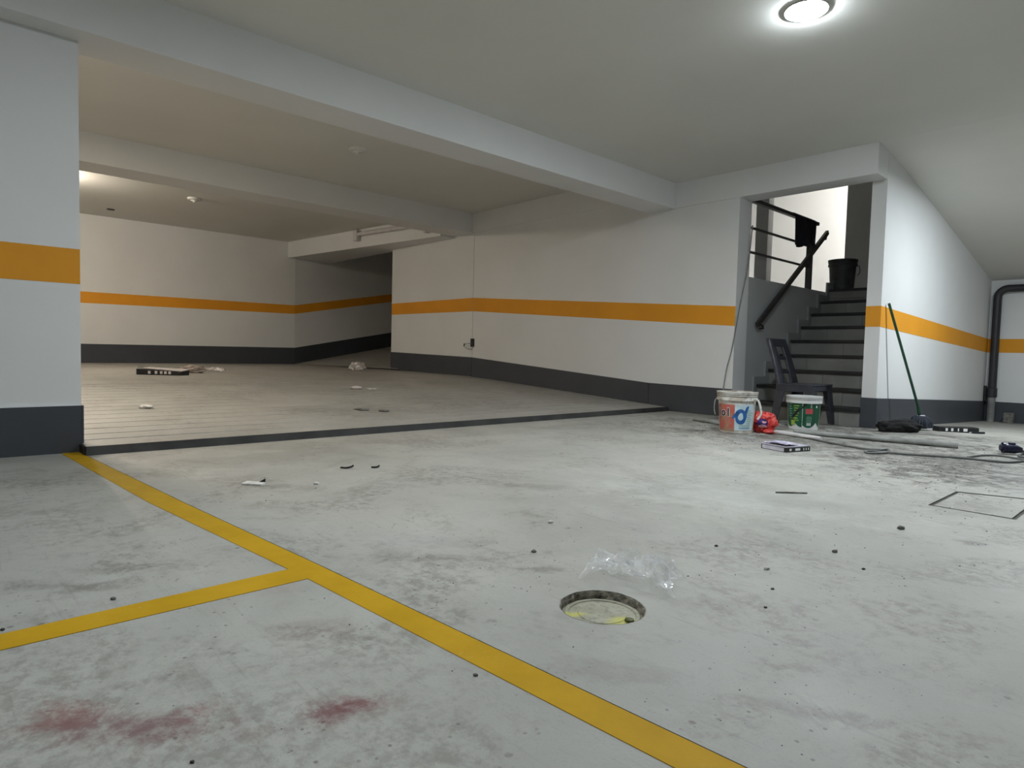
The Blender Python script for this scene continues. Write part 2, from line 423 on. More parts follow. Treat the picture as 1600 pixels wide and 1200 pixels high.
def spline(pts, k=8):
    """Catmull-Rom through the points"""
    P = [np.array(q, float) for q in pts]; P = [2 * P[0] - P[1]] + P + [2 * P[-1] - P[-2]]
    out = []
    for i in range(1, len(P) - 2):
        for j in range(k):
            t = j / k; a, b, c, d = P[i - 1], P[i], P[i + 1], P[i + 2]
            out.append(0.5 * (2 * b + (c - a) * t + (2 * a - 5 * b + 4 * c - d) * t * t + (3 * b - a - 3 * c + d) * t ** 3))
    out.append(P[-2]); return out

# ------------------------------------------------------------------ heights of the place
WB = 6.36                                       # front plane of the back wall
ZC1, ZC2 = 2.63, 2.80                           # hall ceiling, ramp ceiling
def zdrop(y): return 0.0 if y < 6.6 else -0.0375 * (y - 6.6)     # the hall floor falls away beyond the pillar
def zramp(x):
    for (xa, za), (xb, zb) in zip([(-4.25, .045), (-7.45, .215), (-8.0, .24)], [(-7.45, .215), (-8.0, .24), (-13.6, .278)]):
        if x >= xb: return za + (zb - za) * (x - xa) / (xb - xa)
    return .278

# ------------------------------------------------------------------ floor
LINE_R = [(-4.38, .632), (-4.217, .644), (-2.679, .757), (-1.734, .838), (-.958, .897), (-.448, .934), (1.0, 1.03), (4.5, 1.26)]
LINE_L = [(-4.38, .545), (-4.28, .550), (-2.854, .640), (-1.752, .752), (-1.646, .762), (-.872, .820), (-.529, .845), (1.0, .945), (4.5, 1.175)]
MAN = (-1.006, 1.252); MR = 0.108
mh = [(MAN[0] + MR * (1 + .012 * math.sin(3 * a + 1) + .006 * math.sin(11 * a) + .005 * math.sin(17 * a + 2)) * math.cos(a), MAN[1] + MR * (1 + .012 * math.sin(3 * a + 1) + .006 * math.sin(11 * a) + .005 * math.sin(17 * a + 2)) * math.sin(a)) for a in np.linspace(0, 2 * PI, 60, endpoint=False)]
CV = [(-.800, 3.325), (-.520, 3.325), (-.520, 3.860), (-.800, 3.760)]
cvh = [(-.818, 3.300), (-.502, 3.300), (-.502, 3.888), (-.818, 3.780)]
mb = MB()
outer = [(x, y + .0015) for x, y in LINE_R] + [(4.5, 6.6), (-2.24, 6.6), (-3.44, 6.6), (-3.44, WB), (-4.38, WB)]
flat_poly(mb, outer, [mh, cvh])
n = 12
for i in range(n):                               # falling stretch towards the far wall
    ya, yb = 6.6 + i * 4.5 / n, 6.6 + (i + 1) * 4.5 / n
    mb.add([(-2.12, ya, zdrop(ya)), (4.5, ya, zdrop(ya)), (4.5, yb, zdrop(yb)), (-2.12, yb, zdrop(yb))], [(0, 1, 2, 3)])
flat_poly(mb, [(-4.6, -4.5), (4.5, -4.5)] + [(x, y - .003) for x, y in reversed(LINE_R)] + [(-4.6, .62)])
for (xa, ya), (xb, yb) in zip(LINE_R, LINE_R[1:]):      # the open joint beside the yellow line
    for q, d in ((.0015, 0), (-.003, 1)):
        mb.add([(xa, ya + q, 0), (xb, yb + q, 0), (xb, yb + q, -.03), (xa, ya + q, -.03)], [(0, 1, 2, 3)])
for h, d in ((cvh, .02),):            # rims of the two sunk covers
    for (xa, ya), (xb, yb) in zip(h, h[1:] + h[:1]):
        mb.add([(xa, ya, 0), (xb, yb, 0), (xb, yb, -d), (xa, ya, -d)], [(0, 1, 2, 3)])
floor = struct('floor', mb, M['floor'])
mb = MB()
for (xa, ya), (xb, yb) in zip(LINE_R, LINE_R[1:]):
    mb.add([(xa, ya + .01, -.028), (xb, yb + .01, -.028), (xb, yb - .01, -.028), (xa, ya - .01, -.028)], [(0, 1, 2, 3)])
struct('floor_joint', mb, M['joint'], floor)
mb = MB(); rnd = random.Random(3)
pr = []
for i, (xa, ya) in enumerate(mh):
    ux, uy = xa - MAN[0], ya - MAN[1]
    pr.append([(MAN[0] + ux * k * (1 + rnd.uniform(-.012, .012)), MAN[1] + uy * k * (1 + rnd.uniform(-.012, .012)), z) for k, z in ((1.012, .0006), (.985, -.004), (.97 + rnd.uniform(-.02, .01), -.012), (.955 + rnd.uniform(-.02, .01), -.022))])
m_ = len(mh)
mb.add([q for r in pr for q in r], [(4 * i + j, 4 * ((i + 1) % m_) + j, 4 * ((i + 1) % m_) + j + 1, 4 * i + j + 1) for i in range(m_) for j in range(3)])
struct('manhole_rim', mb, M['rim'], floor)['label'] = 'rough broken concrete rim of the round cover'

def strip_on_floor(left, right, t=.0015):
    poly = [(x, y) for x, y in left] + [(x, y) for x, y in reversed(right)]
    mb = MB()
    flat_poly(mb, poly, z=t)
    for (xa, ya), (xb, yb) in zip(poly, poly[1:] + poly[:1]):
        mb.add([(xa, ya, 0), (xb, yb, 0), (xb, yb, t), (xa, ya, t)], [(0, 1, 2, 3)])
    return mb
struct('painted_line', strip_on_floor(LINE_L, [(x, y - .0035) for x, y in LINE_R]), M['line'], floor)['label'] = 'long worn yellow bay line along the slab joint'
struct('painted_line', strip_on_floor([(-1.752, .752), (-1.736, .104), (-1.70, -2.5)], [(-1.646, .762), (-1.645, .098), (-1.615, -2.5)]), M['line'], floor)['label'] = 'yellow bay line branching off to the left'

# grooved ramp slab: strips between sawn grooves
grooves = []
x = -4.46
while x > -7.40: grooves.append(x); x -= .198
mb = MB()
ys = np.linspace(.645, WB, 24)
def jit(k, y): return .006 * math.sin(k * 3.7 + y * 2.1) + .004 * math.sin(k * 1.3 + y * 6.0)
edges = [(-4.25, 0)]
for k, g in enumerate(grooves + [-7.45]): edges.append((g, k + 1))
GW, GD = .011, .012
def row(xc, k, off, dz): return [(xc + off + (jit(k, y) if k else 0), y, zramp(xc + off) + dz) for y in ys]
def loft(ra, rb):
    m = len(ra); mb.add(ra + rb, [(i, i + 1, m + i + 1, m + i) for i in range(m - 1)])
for (xa, ka), (xb, kb) in zip(edges, edges[1:]):
    a = row(xa, ka, -GW if ka else 0, 0); b = row(xb, kb, GW, 0)
    loft(a, b)
    loft(b, row(xb, kb, GW * .5, -GD)); loft(row(xb, kb, GW * .5, -GD), row(xb, kb, -GW * .5, -GD)); loft(row(xb, kb, -GW * .5, -GD), row(xb, kb, -GW, 0))
loft(row(-7.45, len(edges) - 1, -GW, 0), row(-8.0, 0, 0, 0)); loft(row(-8.0, 0, 0, 0), row(-13.6, 0, 0, 0))
mb.add([(-4.58, -3, zramp(-4.58)), (-4.58, .645, zramp(-4.58)), (-7.45, .645, zramp(-7.45)), (-7.45, -3, zramp(-7.45))], [(0, 1, 2, 3)])
mb.add([(-7.45, -3, zramp(-7.45)), (-7.45, .645, zramp(-7.45)), (-13.6, .645, .278), (-13.6, -3, .278)], [(0, 1, 2, 3)])
mb.add([(-4.25, .645, .045), (-4.25, WB, .045), (-4.25, WB, -.02), (-4.25, .645, -.02)], [(0, 1, 2, 3)])
mb.add([(-4.25, .645, .045), (-4.58, .645, zramp(-4.58)), (-4.58, .645, -.02), (-4.25, .645, -.02)], [(0, 1, 2, 3)])
rampf = struct('ramp_floor', mb, M['floor_plain'])
mb = MB(); mb.hexa([(-4.25, .632, 0), (-4.205, .640, 0), (-4.205, WB - .01, 0), (-4.25, WB - .01, 0)],
                   [(-4.25, .632, .047), (-4.232, .645, .047), (-4.232, WB - .01, .046), (-4.25, WB - .01, .046)])
mb.box(-4.58, -4.245, .632, .647, -.005, .047)
struct('edge_strip', mb, M['black_strip'], rampf)['label'] = 'black strip along the lower edge of the ramp'

# upper ramp through the far opening
mb = MB()
mb.add([(-13.2, 5.62, .275), (-10.0, 6.30, .275), (-10.0, 12.0, 1.15), (-14.4, 12.0, 1.32)], [(0, 1, 2, 3)])
struct('ramp_upper', mb, M['floor_plain'])

# ------------------------------------------------------------------ walls
wb = MB()
wb.box(-7.895, -3.44, WB, 6.62, -.1, 2.95)
wb.box(-10.3, -7.903, WB, 6.62, -.1, 2.95)
wb.box(-8.0, -7.8, 6.44, 6.60, -.1, 2.95)
wall_back = struct('wall_back', wb, M['wall'])
def band(pts, off, t, parent, name, mat, axis='y'):
    """painted strip on a wall: pts = (coordinate along the wall, z low, z high); off = wall plane; t signed thickness out of the wall"""
    for (a, l0, h0), (b, l1, h1) in zip(pts, pts[1:]):
        mb = MB()
        if axis == 'y': q = [(a, off, l0), (b, off, l1), (b, off, h1), (a, off, h0)]; w = [(x, off + t, z) for x, _, z in q]
        else: q = [(off, a, l0), (off, b, l1), (off, b, h1), (off, a, h0)]; w = [(off + t, y, z) for _, y, z in q]
        mb.hexa(q, w); struct(name, mb, mat, parent)
G = .002
band([(-3.44, .977, 1.187), (-7.895, 1.268, 1.479)], WB, -.002, wall_back, 'painted_band', M['yellow'])
band([(-7.903, 1.268, 1.479), (-10.3, 1.275, 1.480)], WB, -.002, wall_back, 'painted_band', M['yellow'])
def zt(x): return .045 + (-.0005) if x > -4.25 else zramp(x)
band([(-3.44, 0, .300), (-4.506, 0, .312)], WB, -.010, wall_back, 'base_panel', M['base'])
band([(-4.512, 0, .312), (-6.2, 0, .425), (-7.895, 0.1, .540)], WB, -.010, wall_back, 'base_panel', M['base'])
band([(-7.903, 0.1, .540), (-10.3, 0.15, .585)], WB, -.010, wall_back, 'base_panel', M['base'])

# left column wall
mb = MB(); mb.box(-4.58, -4.385, -4.5, .645, -.1, 2.70)
wall_left = struct('wall_left', mb, M['wall'])
band([(-4.5, .957, 1.150), (.645, .966, 1.163)], -4.385, .002, wall_left, 'painted_band', M['yellow'], 'x')
band([(-4.5, 0, .270), (.643, 0, .270)], -4.385, .014, wall_left, 'base_panel', M['base'], 'x')
band([(-4.5, .270, .277), (.640, .270, .277)], -4.385, .013, wall_left, 'base_edge', M['basetop'], 'x')
mb = MB(); mb.hexa([(-4.58, .645, 0), (-4.371, .645, 0), (-4.371, .645, .27), (-4.58, .645, .27)], [(-4.58, .655, 0), (-4.371, .655, 0), (-4.371, .655, .27), (-4.58, .655, .27)])
struct('base_panel', mb, M['base'], wall_left)

# far wall behind the ramp
mb = MB(); mb.hexa([(-13.0, -3.0, -.1), (-13.0, 5.68, -.1), (-13.0, 5.68, 3.2), (-13.0, -3.0, 3.2)], [(-13.2, -3.0, -.1), (-13.2, 5.68, -.1), (-13.2, 5.68, 3.2), (-13.2, -3.0, 3.2)])
wall_far = struct('wall_far', mb, M['wall'])
band([(-3, 1.255, 1.465), (5.68, 1.325, 1.505)], -13.0, .002, wall_far, 'painted_band', M['yellow'], 'x')
band([(-3, .2, .575), (5.68, .2, .615)], -13.0, .012, wall_far, 'base_panel', M['base'], 'x')
# wall going up beside the upper ramp
A, B = np.array([-13.0, 5.68]), np.array([-14.0, 12.0])
def wp(t, z, off=0.0):
    d = (B - A) / np.linalg.norm(B - A); nrm = np.array([d[1], -d[0]])
    q = A + (B - A) * t + nrm * off; return (q[0], q[1], z)
mb = MB(); mb.hexa([wp(0, 0), wp(1, 0), wp(1, 4.2), wp(0, 4.2)], [wp(0, 0, -.2), wp(1, 0, -.2), wp(1, 4.2, -.2), wp(0, 4.2, -.2)])
wall_ramp = struct('wall_ramp', mb, M['wall'])
def aband(z, name, mat, t):
    mb = MB(); q = [wp(0, z[0]), wp(1, z[1]), wp(1, z[2]), wp(0, z[3])]
    mb.hexa(q, [wp(0, z[0], t), wp(1, z[1], t), wp(1, z[2], t), wp(0, z[3], t)]); struct(name, mb, mat, wall_ramp)
aband((1.325, 2.43, 2.62, 1.505), 'painted_band', M['yellow'], .002)
aband((.2, 1.2, 1.64, .615), 'base_panel', M['base'], .012)
mb = MB(); mb.box(-10.5, -10.3, 6.62, 12.2, -.1, 4.2); mb.box(-14.6, -10.3, 12.0, 12.2, -.1, 4.2); struct('wall_corridor', mb, M['wall'])

# right wall and its pillar end
mb = MB(); mb.box(-2.24, -2.11, 6.62, 12.5, -.5, 4.3)
wall_right = struct('wall_right', mb, M['wall'])
band([(6.62, .965, 1.161), (11.0, .800, .990)], -2.11, .002, wall_right, 'painted_band', M['yellow'], 'x')
band([(6.62, -.02, .288), (11.0, -.25, .115)], -2.11, .010, wall_right, 'base_panel', M['base'], 'x')
band([(-2.24, .965, 1.161), (-2.108, .965, 1.161)], 6.62, -.002, wall_right, 'painted_band', M['yellow'])
band([(-2.245, -.02, .288), (-2.098, -.02, .288)], 6.62, -.010, wall_right, 'base_panel', M['base'])
mb = MB(); mb.box(-2.24, 4.7, 11.0, 11.2, -.5, 3.0)
wall_end = struct('wall_end', mb, M['wall'])
band([(-2.11, .800, .990), (4.5, .815, 1.0)], 11.0, -.002, wall_end, 'painted_band', M['yellow'])
band([(-2.11, -.3, .115), (4.5, -.3, .115)], 11.0, -.010, wall_end, 'base_panel', M['base'])
# walls out of view that close the place
mb = MB(); mb.box(4.5, 4.7, -4.7, 11.2, -.3, 3.0); struct('wall_side', mb, M['wall'])
mb = MB(); mb.box(-4.6, 4.7, -4.7, -4.5, -.1, 3.0); struct('wall_rear', mb, M['wall'])
mb = MB(); mb.box(-13.6, -4.38, -3.2, -3.0, -.1, 3.2); struct('wall_ramp_rear', mb, M['wall'])

# ------------------------------------------------------------------ ceilings and beams
mb = MB()
ys2 = [-4.6, 3.0, 6.36, 6.7, 7.15, 8.0, 9.0, 10.0, 11.1]
def zc(y):
    ps = [(-5, ZC1), (6.0, ZC1), (6.36, 2.615), (6.75, 2.575), (7.15, 2.515), (8.0, 2.36), (11.2, 1.765)]
    for (a, za), (b, zb) in zip(ps, ps[1:]):
        if y <= b: return za + (zb - za) * (y - a) / (b - a)
xs = (-4.4, 4.6)
for a, b in zip(ys2, ys2[1:]):
    xa = xs[0] if b <= 6.37 else -2.2
    mb.hexa([(xa, a, zc(a)), (xs[1], a, zc(a)), (xs[1], b, zc(b)), (xa, b, zc(b))],
            [(xa, a, zc(a) + .25), (xs[1], a, zc(a) + .25), (xs[1], b, zc(b) + .25), (xa, b, zc(b) + .25)])
struct('ceiling', mb, M['ceil'], smooth=True)
mb = MB(); mb.box(-13.3, -4.4, -3.2, 6.45, ZC2, ZC2 + .2); struct('ceiling_ramp', mb, M['ceil'])
mb = MB(); mb.box(-14.8, -10.2, 6.40, 12.2, 3.6, 3.8); mb.box(-14.8, -10.2, 6.36, 6.5, 2.7, 3.8); struct('ceiling_corridor', mb, M['ceil'])
mb = MB(); mb.box(-4.585, -4.225, -4.5, WB + .1, 2.325, 2.9); struct('beam_front', mb, M['wall'], bevel=.004)
mb = MB(); mb.box(-8.40, -7.94, -3.0, WB + .1, 2.495, 2.9); struct('beam_middle', mb, M['wall'], bevel=.004)
mb = MB(); mb.box(-4.30, -2.11, WB - .012, 6.62, 2.335, 2.9); struct('beam_stair', mb, M['wall'], bevel=.004)
mb = MB(); mb.box(-7.99, -4.50, WB - .012, 6.62, 2.50, 2.9); struct('beam_wall', mb, M['wall'], bevel=.004)
mb = MB(); mb.prism([(-13.05, 5.52, 2.475), (-8.45, 6.10, 2.475), (-8.45, 6.5, 2.475), (-13.05, 6.5, 2.475)], (0, 0, .5)); struct('beam_opening', mb, M['wall'], bevel=.004)
mb = MB(); mb.box(-14.2, -13.01, 5.70, 6.5, 2.9, 3.7); struct('beam_corner', mb, M['wall'])

# ------------------------------------------------------------------ stairs
R, T, Y0 = .174, .27, 6.60
st = MB(); st.box(-3.44, -2.24, 6.64, 6.66, -.05, 0)
stairs = bpy.data.objects.new('staircase', None); COL.objects.link(stairs); stairs['kind'] = 'structure'
for k in range(9):
    y = Y0 + k * T; z = k * R
    cuts = [-3.44, -3.44 + (.33 if k % 2 else .62), -3.44 + (.93 if k % 2 else 1.0), -2.24]
    for a, b in zip(cuts, cuts[1:]):
        MB().box(a + .0015, b - .0015, y + .012, y + .04, z - (.02 if k == 0 else .0), z + R - .032).build('riser_tile', M['riser'], stairs)
    MB().box(-3.425, -2.24, y - .014, y + T + .02, z + R - .032, z + R).build('tread', M['tread'], stairs, bevel=.003)
    zz = z + R
    MB().prism([(-3.44, y - .075, z - .02), (-3.44, y - .075, zz + .085), (-3.44, y + T - .075, zz + .085), (-3.44, y + T - .075, zz - .0), (-3.44, y + .03, zz - .0), (-3.44, y + .03, z - .02)], (.022, 0, 0)).build('skirting_tile', M['skirt'], stairs)
mb = MB(); mb.box(-3.44, -2.2, Y0 + 9 * T - .27, 12.4, 9 * R - .12, 9 * R - .002); struct('landing', mb, M['riser'])
mb = MB(); mb.prism([(-3.44, Y0 + .03, -.05), (-2.24, Y0 + .03, -.05), (-2.24, Y0 + .03, 0.0), (-3.44, Y0 + .03, 0.0)], (0, .02, 0))
# parapet wall on the left of the flight and the upper floor behind it
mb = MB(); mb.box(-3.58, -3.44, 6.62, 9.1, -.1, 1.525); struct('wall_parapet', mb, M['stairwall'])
mb = MB(); mb.box(-9.5, -3.58, 6.62, 12.4, 1.38, 1.52); struct('floor_upper', mb, M['riser'])
mb = MB(); mb.box(-9.7, -2.15, 12.3, 12.5, 1.2, 4.4); struct('wall_upper', mb, M['wall'])
mb = MB(); mb.box(-9.7, -9.5, 6.6, 12.5, 1.2, 4.4); struct('wall_upper_side', mb, M['wall'])
mb = MB(); mb.box(-9.7, -3.44, 6.60, 6.64, 2.6, 4.4); mb.box(-3.44, -2.15, 6.45, 6.62, 2.7, 4.4); struct('wall_upper_front', mb, M['wall'])
mb = MB(); mb.box(-9.7, -2.15, 6.45, 12.5, 4.2, 4.4); struct('ceiling_upper', mb, M['ceil'])
q = ony(1321, 370, 9.9)
mb = MB(); mb.box(q[0], -2.2, 9.9, 10.05, 1.4, 4.3); struct('wall_landing', mb, M['shadewall'])
a, b = ony(1180, 380, 8.9)[0], ony(1199, 380, 8.9)[0]
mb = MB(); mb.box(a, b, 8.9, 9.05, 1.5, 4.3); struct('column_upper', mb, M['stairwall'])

# railing on the parapet
rail = thing('stair_railing', 'dark metal three-bar guard railing on the wall beside the stairs', 'railing', (-3.50, 6.62, 1.525))
def lb(*a):                                       # box in world coordinates relative to the railing's base
    return MB().box(a[0] + 3.50, a[1] + 3.50, a[2] - 6.62, a[3] - 6.62, a[4] - 1.525, a[5] - 1.525)
xr0, xr1 = -3.485, -3.445
yp = ony(1268, 452, 8.2); YPOST = 8.20
lb(xr0 - .01, xr1 + .005, 6.62, YPOST + .20, 2.345, 2.385).build('top_rail', M['steel'], rail, bevel=.004)
lb(xr0 + .01, xr1 - .01, 6.62, YPOST, 2.055, 2.078).build('middle_rail', M['steel'], rail)
lb(xr0 + .01, xr1 - .01, 6.62, YPOST, 1.79, 1.813).build('middle_rail', M['steel'], rail)
lb(xr0 - .012, xr1 + .012, YPOST - .03, YPOST + .03, 1.525, 2.345).build('post', M['steel'], rail, bevel=.004)
lb(xr0 + .012, xr1 - .012, 6.635, 6.655, 1.525, 2.345).build('post', M['steel'], rail)

hr = thing('wall_handrail', 'sloping flat dark metal handrail fixed to the stair side wall', 'handrail', (-3.44, 6.8, .9))
p0, p1 = onx(1183, 508, -3.39) - np.array([-3.44, 6.8, .9]), onx(1293, 363, -3.39) - np.array([-3.44, 6.8, .9])
d = (p1 - p0) / np.linalg.norm(p1 - p0); nz = np.array([0, -d[2], d[1]])
hw = .028
q = [p0 - nz * hw + [-.018, 0, 0], p0 - nz * hw + [.018, 0, 0], p0 + nz * hw + [.018, 0, 0], p0 + nz * hw + [-.018, 0, 0]]
w = [r + (p1 - p0) for r in q]
MB().hexa(q, w).build('rail_bar', M['steel'], hr, bevel=.003)
for t in (.03, .93):
    c = p0 + (p1 - p0) * t - nz * hw
    mb = MB()
    mb.tube([c + [0, 0, 0], c + [0, .07, -.02], c + [0, .085, -.045], c + [-.05, .085, -.045]] if t < .5 else [c, c + [0, .075, .02], c + [0, .07, .06]], .009, 8)
    mb.tube([c + d * .0, c + [0, .0, -.0], c + [0, .085, -.045]] if t < .5 else [c + d * .12, c + [0, .075, .02]], .007, 8)
    mb.build('bracket', M['steel'], hr)

# ------------------------------------------------------------------ lamp bases
lz = ZC1
lp = onz(1260, 14, lz)
lamp = thing('ceiling_lamp', 'lit round ceiling lamp glowing cool white near the top edge', 'lamp', (lp[0], lp[1], lz))
MB().lathe([(.0, 0), (.115, 0), (.118, -.010), (.114, -.013), (.112, -.010), (0, -.010)][::-1], 40).build('lamp_rim', M['fixture'], lamp, smooth=True)
MB().lathe([(.001, -.030), (.05, -.028), (.085, -.023), (.106, -.015), (.111, -.0105), (0.001, -.0102)], 40).build('lamp_glass', M['lamp'], lamp, smooth=True)
def lamp_base(px, z, label):
    q = onz(*px, z)
    t = thing('lamp_base', label, 'lamp', (q[0], q[1], z), 0, 'unlit round lamp bases on the ramp ceiling')
    MB().lathe([(.001, -.045), (.045, -.045), (.05, -.03), (.085, -.026), (.098, -.012), (.10, 0), (.001, 0)], 36).build('holder', M['fixture'], t, smooth=True)
    MB().lathe([(.001, -.060), (.024, -.060), (.026, -.045), (.001, -.045)], 20).build('socket_ring', M['fixture'], t, smooth=True)
lamp_base((559, 233), ZC2, 'unlit round white lamp base on the dim ceiling between the two beams')
lamp_base((304, 310), ZC2, 'white round lamp base on the brightest ceiling behind the second beam')
q = onz(173, 327, ZC2)
MB().lathe([(.001, -.012), (.05, -.012), (.06, -.004), (.06, 0), (.001, 0)], 20).build('cable_outlet', M['black'], tag(bpy.data.objects.new('ceiling_outlet', None), 'small black round hole cover in the bright far ceiling', 'outlet'))
o = bpy.data.objects['ceiling_outlet']; COL.objects.link(o); o.location = (q[0], q[1], ZC2)

# ------------------------------------------------------------------ conduit on the opening beam
P0 = np.array([-13.05, 5.52]); P1 = np.array([-8.45, 6.10]); dd = (P1 - P0) / np.linalg.norm(P1 - P0); nn = np.array([dd[1], -dd[0]])
def onbeam(px, py, off=0.0):
    r = ray(px, py); n3 = np.array([nn[0], nn[1], 0]); p3 = np.array([*(P0 + nn * off), 0])
    return CAM + r * ((p3 - CAM) @ n3) / (r @ n3)
a, b = onbeam(557, 367), onbeam(662, 349)
a, b = onbeam(560, 366, .05), onbeam(655, 351, .05)
cn = thing('wall_conduit', 'white pipe conduit with a junction box on the beam over the far opening', 'conduit', tuple(a))
MB().tube([(0, 0, 0), tuple(b - a)], .036, 12).build('pipe', M['pipe_white'], cn, smooth=True)
d3 = np.array([dd[0], dd[1], 0]); n3 = np.array([nn[0], nn[1], 0])
def obox(c, l, w, h0, h1):
    q = [c - d3 * l - n3 * w, c + d3 * l - n3 * w, c + d3 * l + n3 * w, c - d3 * l + n3 * w]
    return MB().hexa([r + [0, 0, h0] for r in q], [r + [0, 0, h1] for r in q])
obox(-d3 * .05, .055, .045, -.12, .075).build('junction_box', M['pipe_white'], cn, bevel=.006)
obox(d3 * (np.linalg.norm(b - a) + .18), .03, .045, -.16, .06).build('end_bracket', M['pipe_white'], cn, bevel=.006)

# ------------------------------------------------------------------ wall socket with loose wire
q = ony(738.5, 535.5, WB)
so = thing('wall_socket', 'open black wall socket box with a loose wire above the dark base', 'socket', (q[0], WB, q[2]))
MB().box(-.045, .045, -.012, 0, -.065, .065).build('box', M['socket'], so, bevel=.004)
MB().box(-.028, .028, -.018, -.012, -.040, -.004).build('socket_module', M['bucket_dark'], so, bevel=.003)
MB().box(-.028, .028, -.018, -.012, .008, .044).build('socket_module', M['bucket_dark'], so, bevel=.003)
MB().tube(spline([(.03, -.02, -.005), (-.02, -.05, -.010), (-.09, -.06, -.020), (-.14, -.06, -.03)]), .004, 6).build('wire', M['hose'], so)
MB().tube(spline([(-.14, -.06, -.055), (-.09, -.06, -.085), (-.02, -.05, -.105), (.03, -.03, -.09), (.03, -.02, -.05)]), .004, 6).build('wire', M['hose'], so)
MB().tube([(-.135, -.06, -.015), (-.145, -.06, -.06)], .009, 8).build('wire_end', M['black'], so)

# ------------------------------------------------------------------ vertical drain pipe at the far wall
pipe = thing('drain_pipe', 'dark grey drain pipe rising at the far corner and turning along the wall', 'pipe', (-2.02, 10.93, -.165))
PX, PZ = 0.0, 1.845
pts = [(.0, 0, .45), (0, 0, PZ - .14)] + [(.12 - .12 * math.cos(a), 0, PZ - .12 + .12 * math.sin(a)) for a in np.linspace(.2, PI / 2, 8)] + [(1.8, 0, PZ + .0)]
MB().tube(pts, .05, 16).build('upright', M['pipe_dark'], pipe, smooth=True)
MB().tube([(0, 0, 0), (0, 0, .46)], .046, 16).build('lower_pipe', M['pipe_grey'], pipe, smooth=True)['label'] = 'lighter grey lower length'
MB().lathe([(.047, .34), (.06, .345), (.06, .47), (.05, .475)], 20, caps=False).build('coupling', M['pipe_dark'], pipe, smooth=True)
MB().tube([(-.05, -.02, .28), (-.075, -.03, .30), (-.075, -.03, .50)], .022, 10).build('side_branch', M['black'], pipe, smooth=True)
MB().box(-.055, .055, -.06, .06, 0, .14).build('concrete_block', M['stone'], tag(bpy.data.objects.new('pipe_block', None), 'small rough grey block on the floor right of the drain pipe', 'block'), bevel=.01)
o = bpy.data.objects['pipe_block']; COL.objects.link(o); o.location = (-1.80, 10.85, zdrop(10.85))

# ------------------------------------------------------------------ sunk covers
mc = thing('manhole_cover', 'round yellow-spotted cover sunk in the concrete beside the clear bag', 'cover', (MAN[0], MAN[1], -.028))
MB().lathe([(.001, 0), (.135, 0), (.135, .006), (.098, .007), (.094, .011), (.086, .011), (.084, .008), (.062, .009), (.060, .011), (.001, .011)], 64).build('lid', M['lid'], mc, smooth=True)
MB().lathe([(.001, .0), (.012, .001), (.011, .006), (.006, .008), (.001, .008)], 16, (.072, .018, .009)).build('lid_knob', M['olive'], mc)['label'] = 'dark olive finger hole'
mb = MB(); flat_poly(mb, CV, z=-.001)
for (xa, ya), (xb, yb) in zip(CV, CV[1:] + CV[:1]): mb.add([(xa, ya, -.02), (xb, yb, -.02), (xb, yb, -.001), (xa, ya, -.001)], [(0, 1, 2, 3)])
cvo = tag(mb.build('floor_hatch', M['floor']), 'square concrete hatch outlined by a dusty groove at the right edge', 'hatch')
mb = MB(); flat_poly(mb, cvh, z=-.007); struct('hatch_bed', mb, M['joint'], floor)
mb = MB(); flat_poly(mb, mh, z=-.029); struct('manhole_bed', mb, M['joint'], floor)

# ------------------------------------------------------------------ buckets
def on_shell(r0, r1, h, a, z, off):
    r = r0 + (r1 - r0) * z / h + off
    return (r * math.cos(a), r * math.sin(a), z)
def patch(r0, r1, h, a0, a1, zlo, zhi, off=.001, n=16, m=4):
    """printed patch lying on a tapered bucket wall; zlo / zhi may be functions of u in 0..1"""
    zl = zlo if callable(zlo) else (lambda u: zlo); zh = zhi if callable(zhi) else (lambda u: zhi)
    v = []; f = []
    for i in range(n + 1):
        u = i / n; a = a0 + (a1 - a0) * u
        for j in range(m + 1):
            z = zl(u) + (zh(u) - zl(u)) * j / m; v.append(on_shell(r0, r1, h, a, z, off))
    f = [(i * (m + 1) + j, (i + 1) * (m + 1) + j, (i + 1) * (m + 1) + j + 1, i * (m + 1) + j + 1) for i in range(n) for j in range(m)]
    return MB().add(v, f)
def shell_stroke(r0, r1, h, pts, width, off=.0015):
    """brush stroke (a, z) polyline with a width on the bucket wall"""
    P = spline([(a, z, 0) for a, z in pts], 6); v = []; f = []
    for i, q in enumerate(P):
        t = P[min(i + 1, len(P) - 1)] - P[max(i - 1, 0)]
        rr = r0 + (r1 - r0) * q[1] / h
        tx, tz = t[0] * rr, t[1]; L = math.hypot(tx, tz) + 1e-9
        u = i / (len(P) - 1); w = width * (0.35 + 0.65 * math.sin(PI * min(max(u, .04), .96)))
        ox, oz = -tz / L * w / rr, tx / L * w
        v += [on_shell(r0, r1, h, q[0] + ox, q[1] + oz, off), on_shell(r0, r1, h, q[0] - ox, q[1] - oz, off)]
    f = [(2 * i, 2 * i + 1, 2 * i + 3, 2 * i + 2) for i in range(len(P) - 1)]
    return MB().add(v, f)
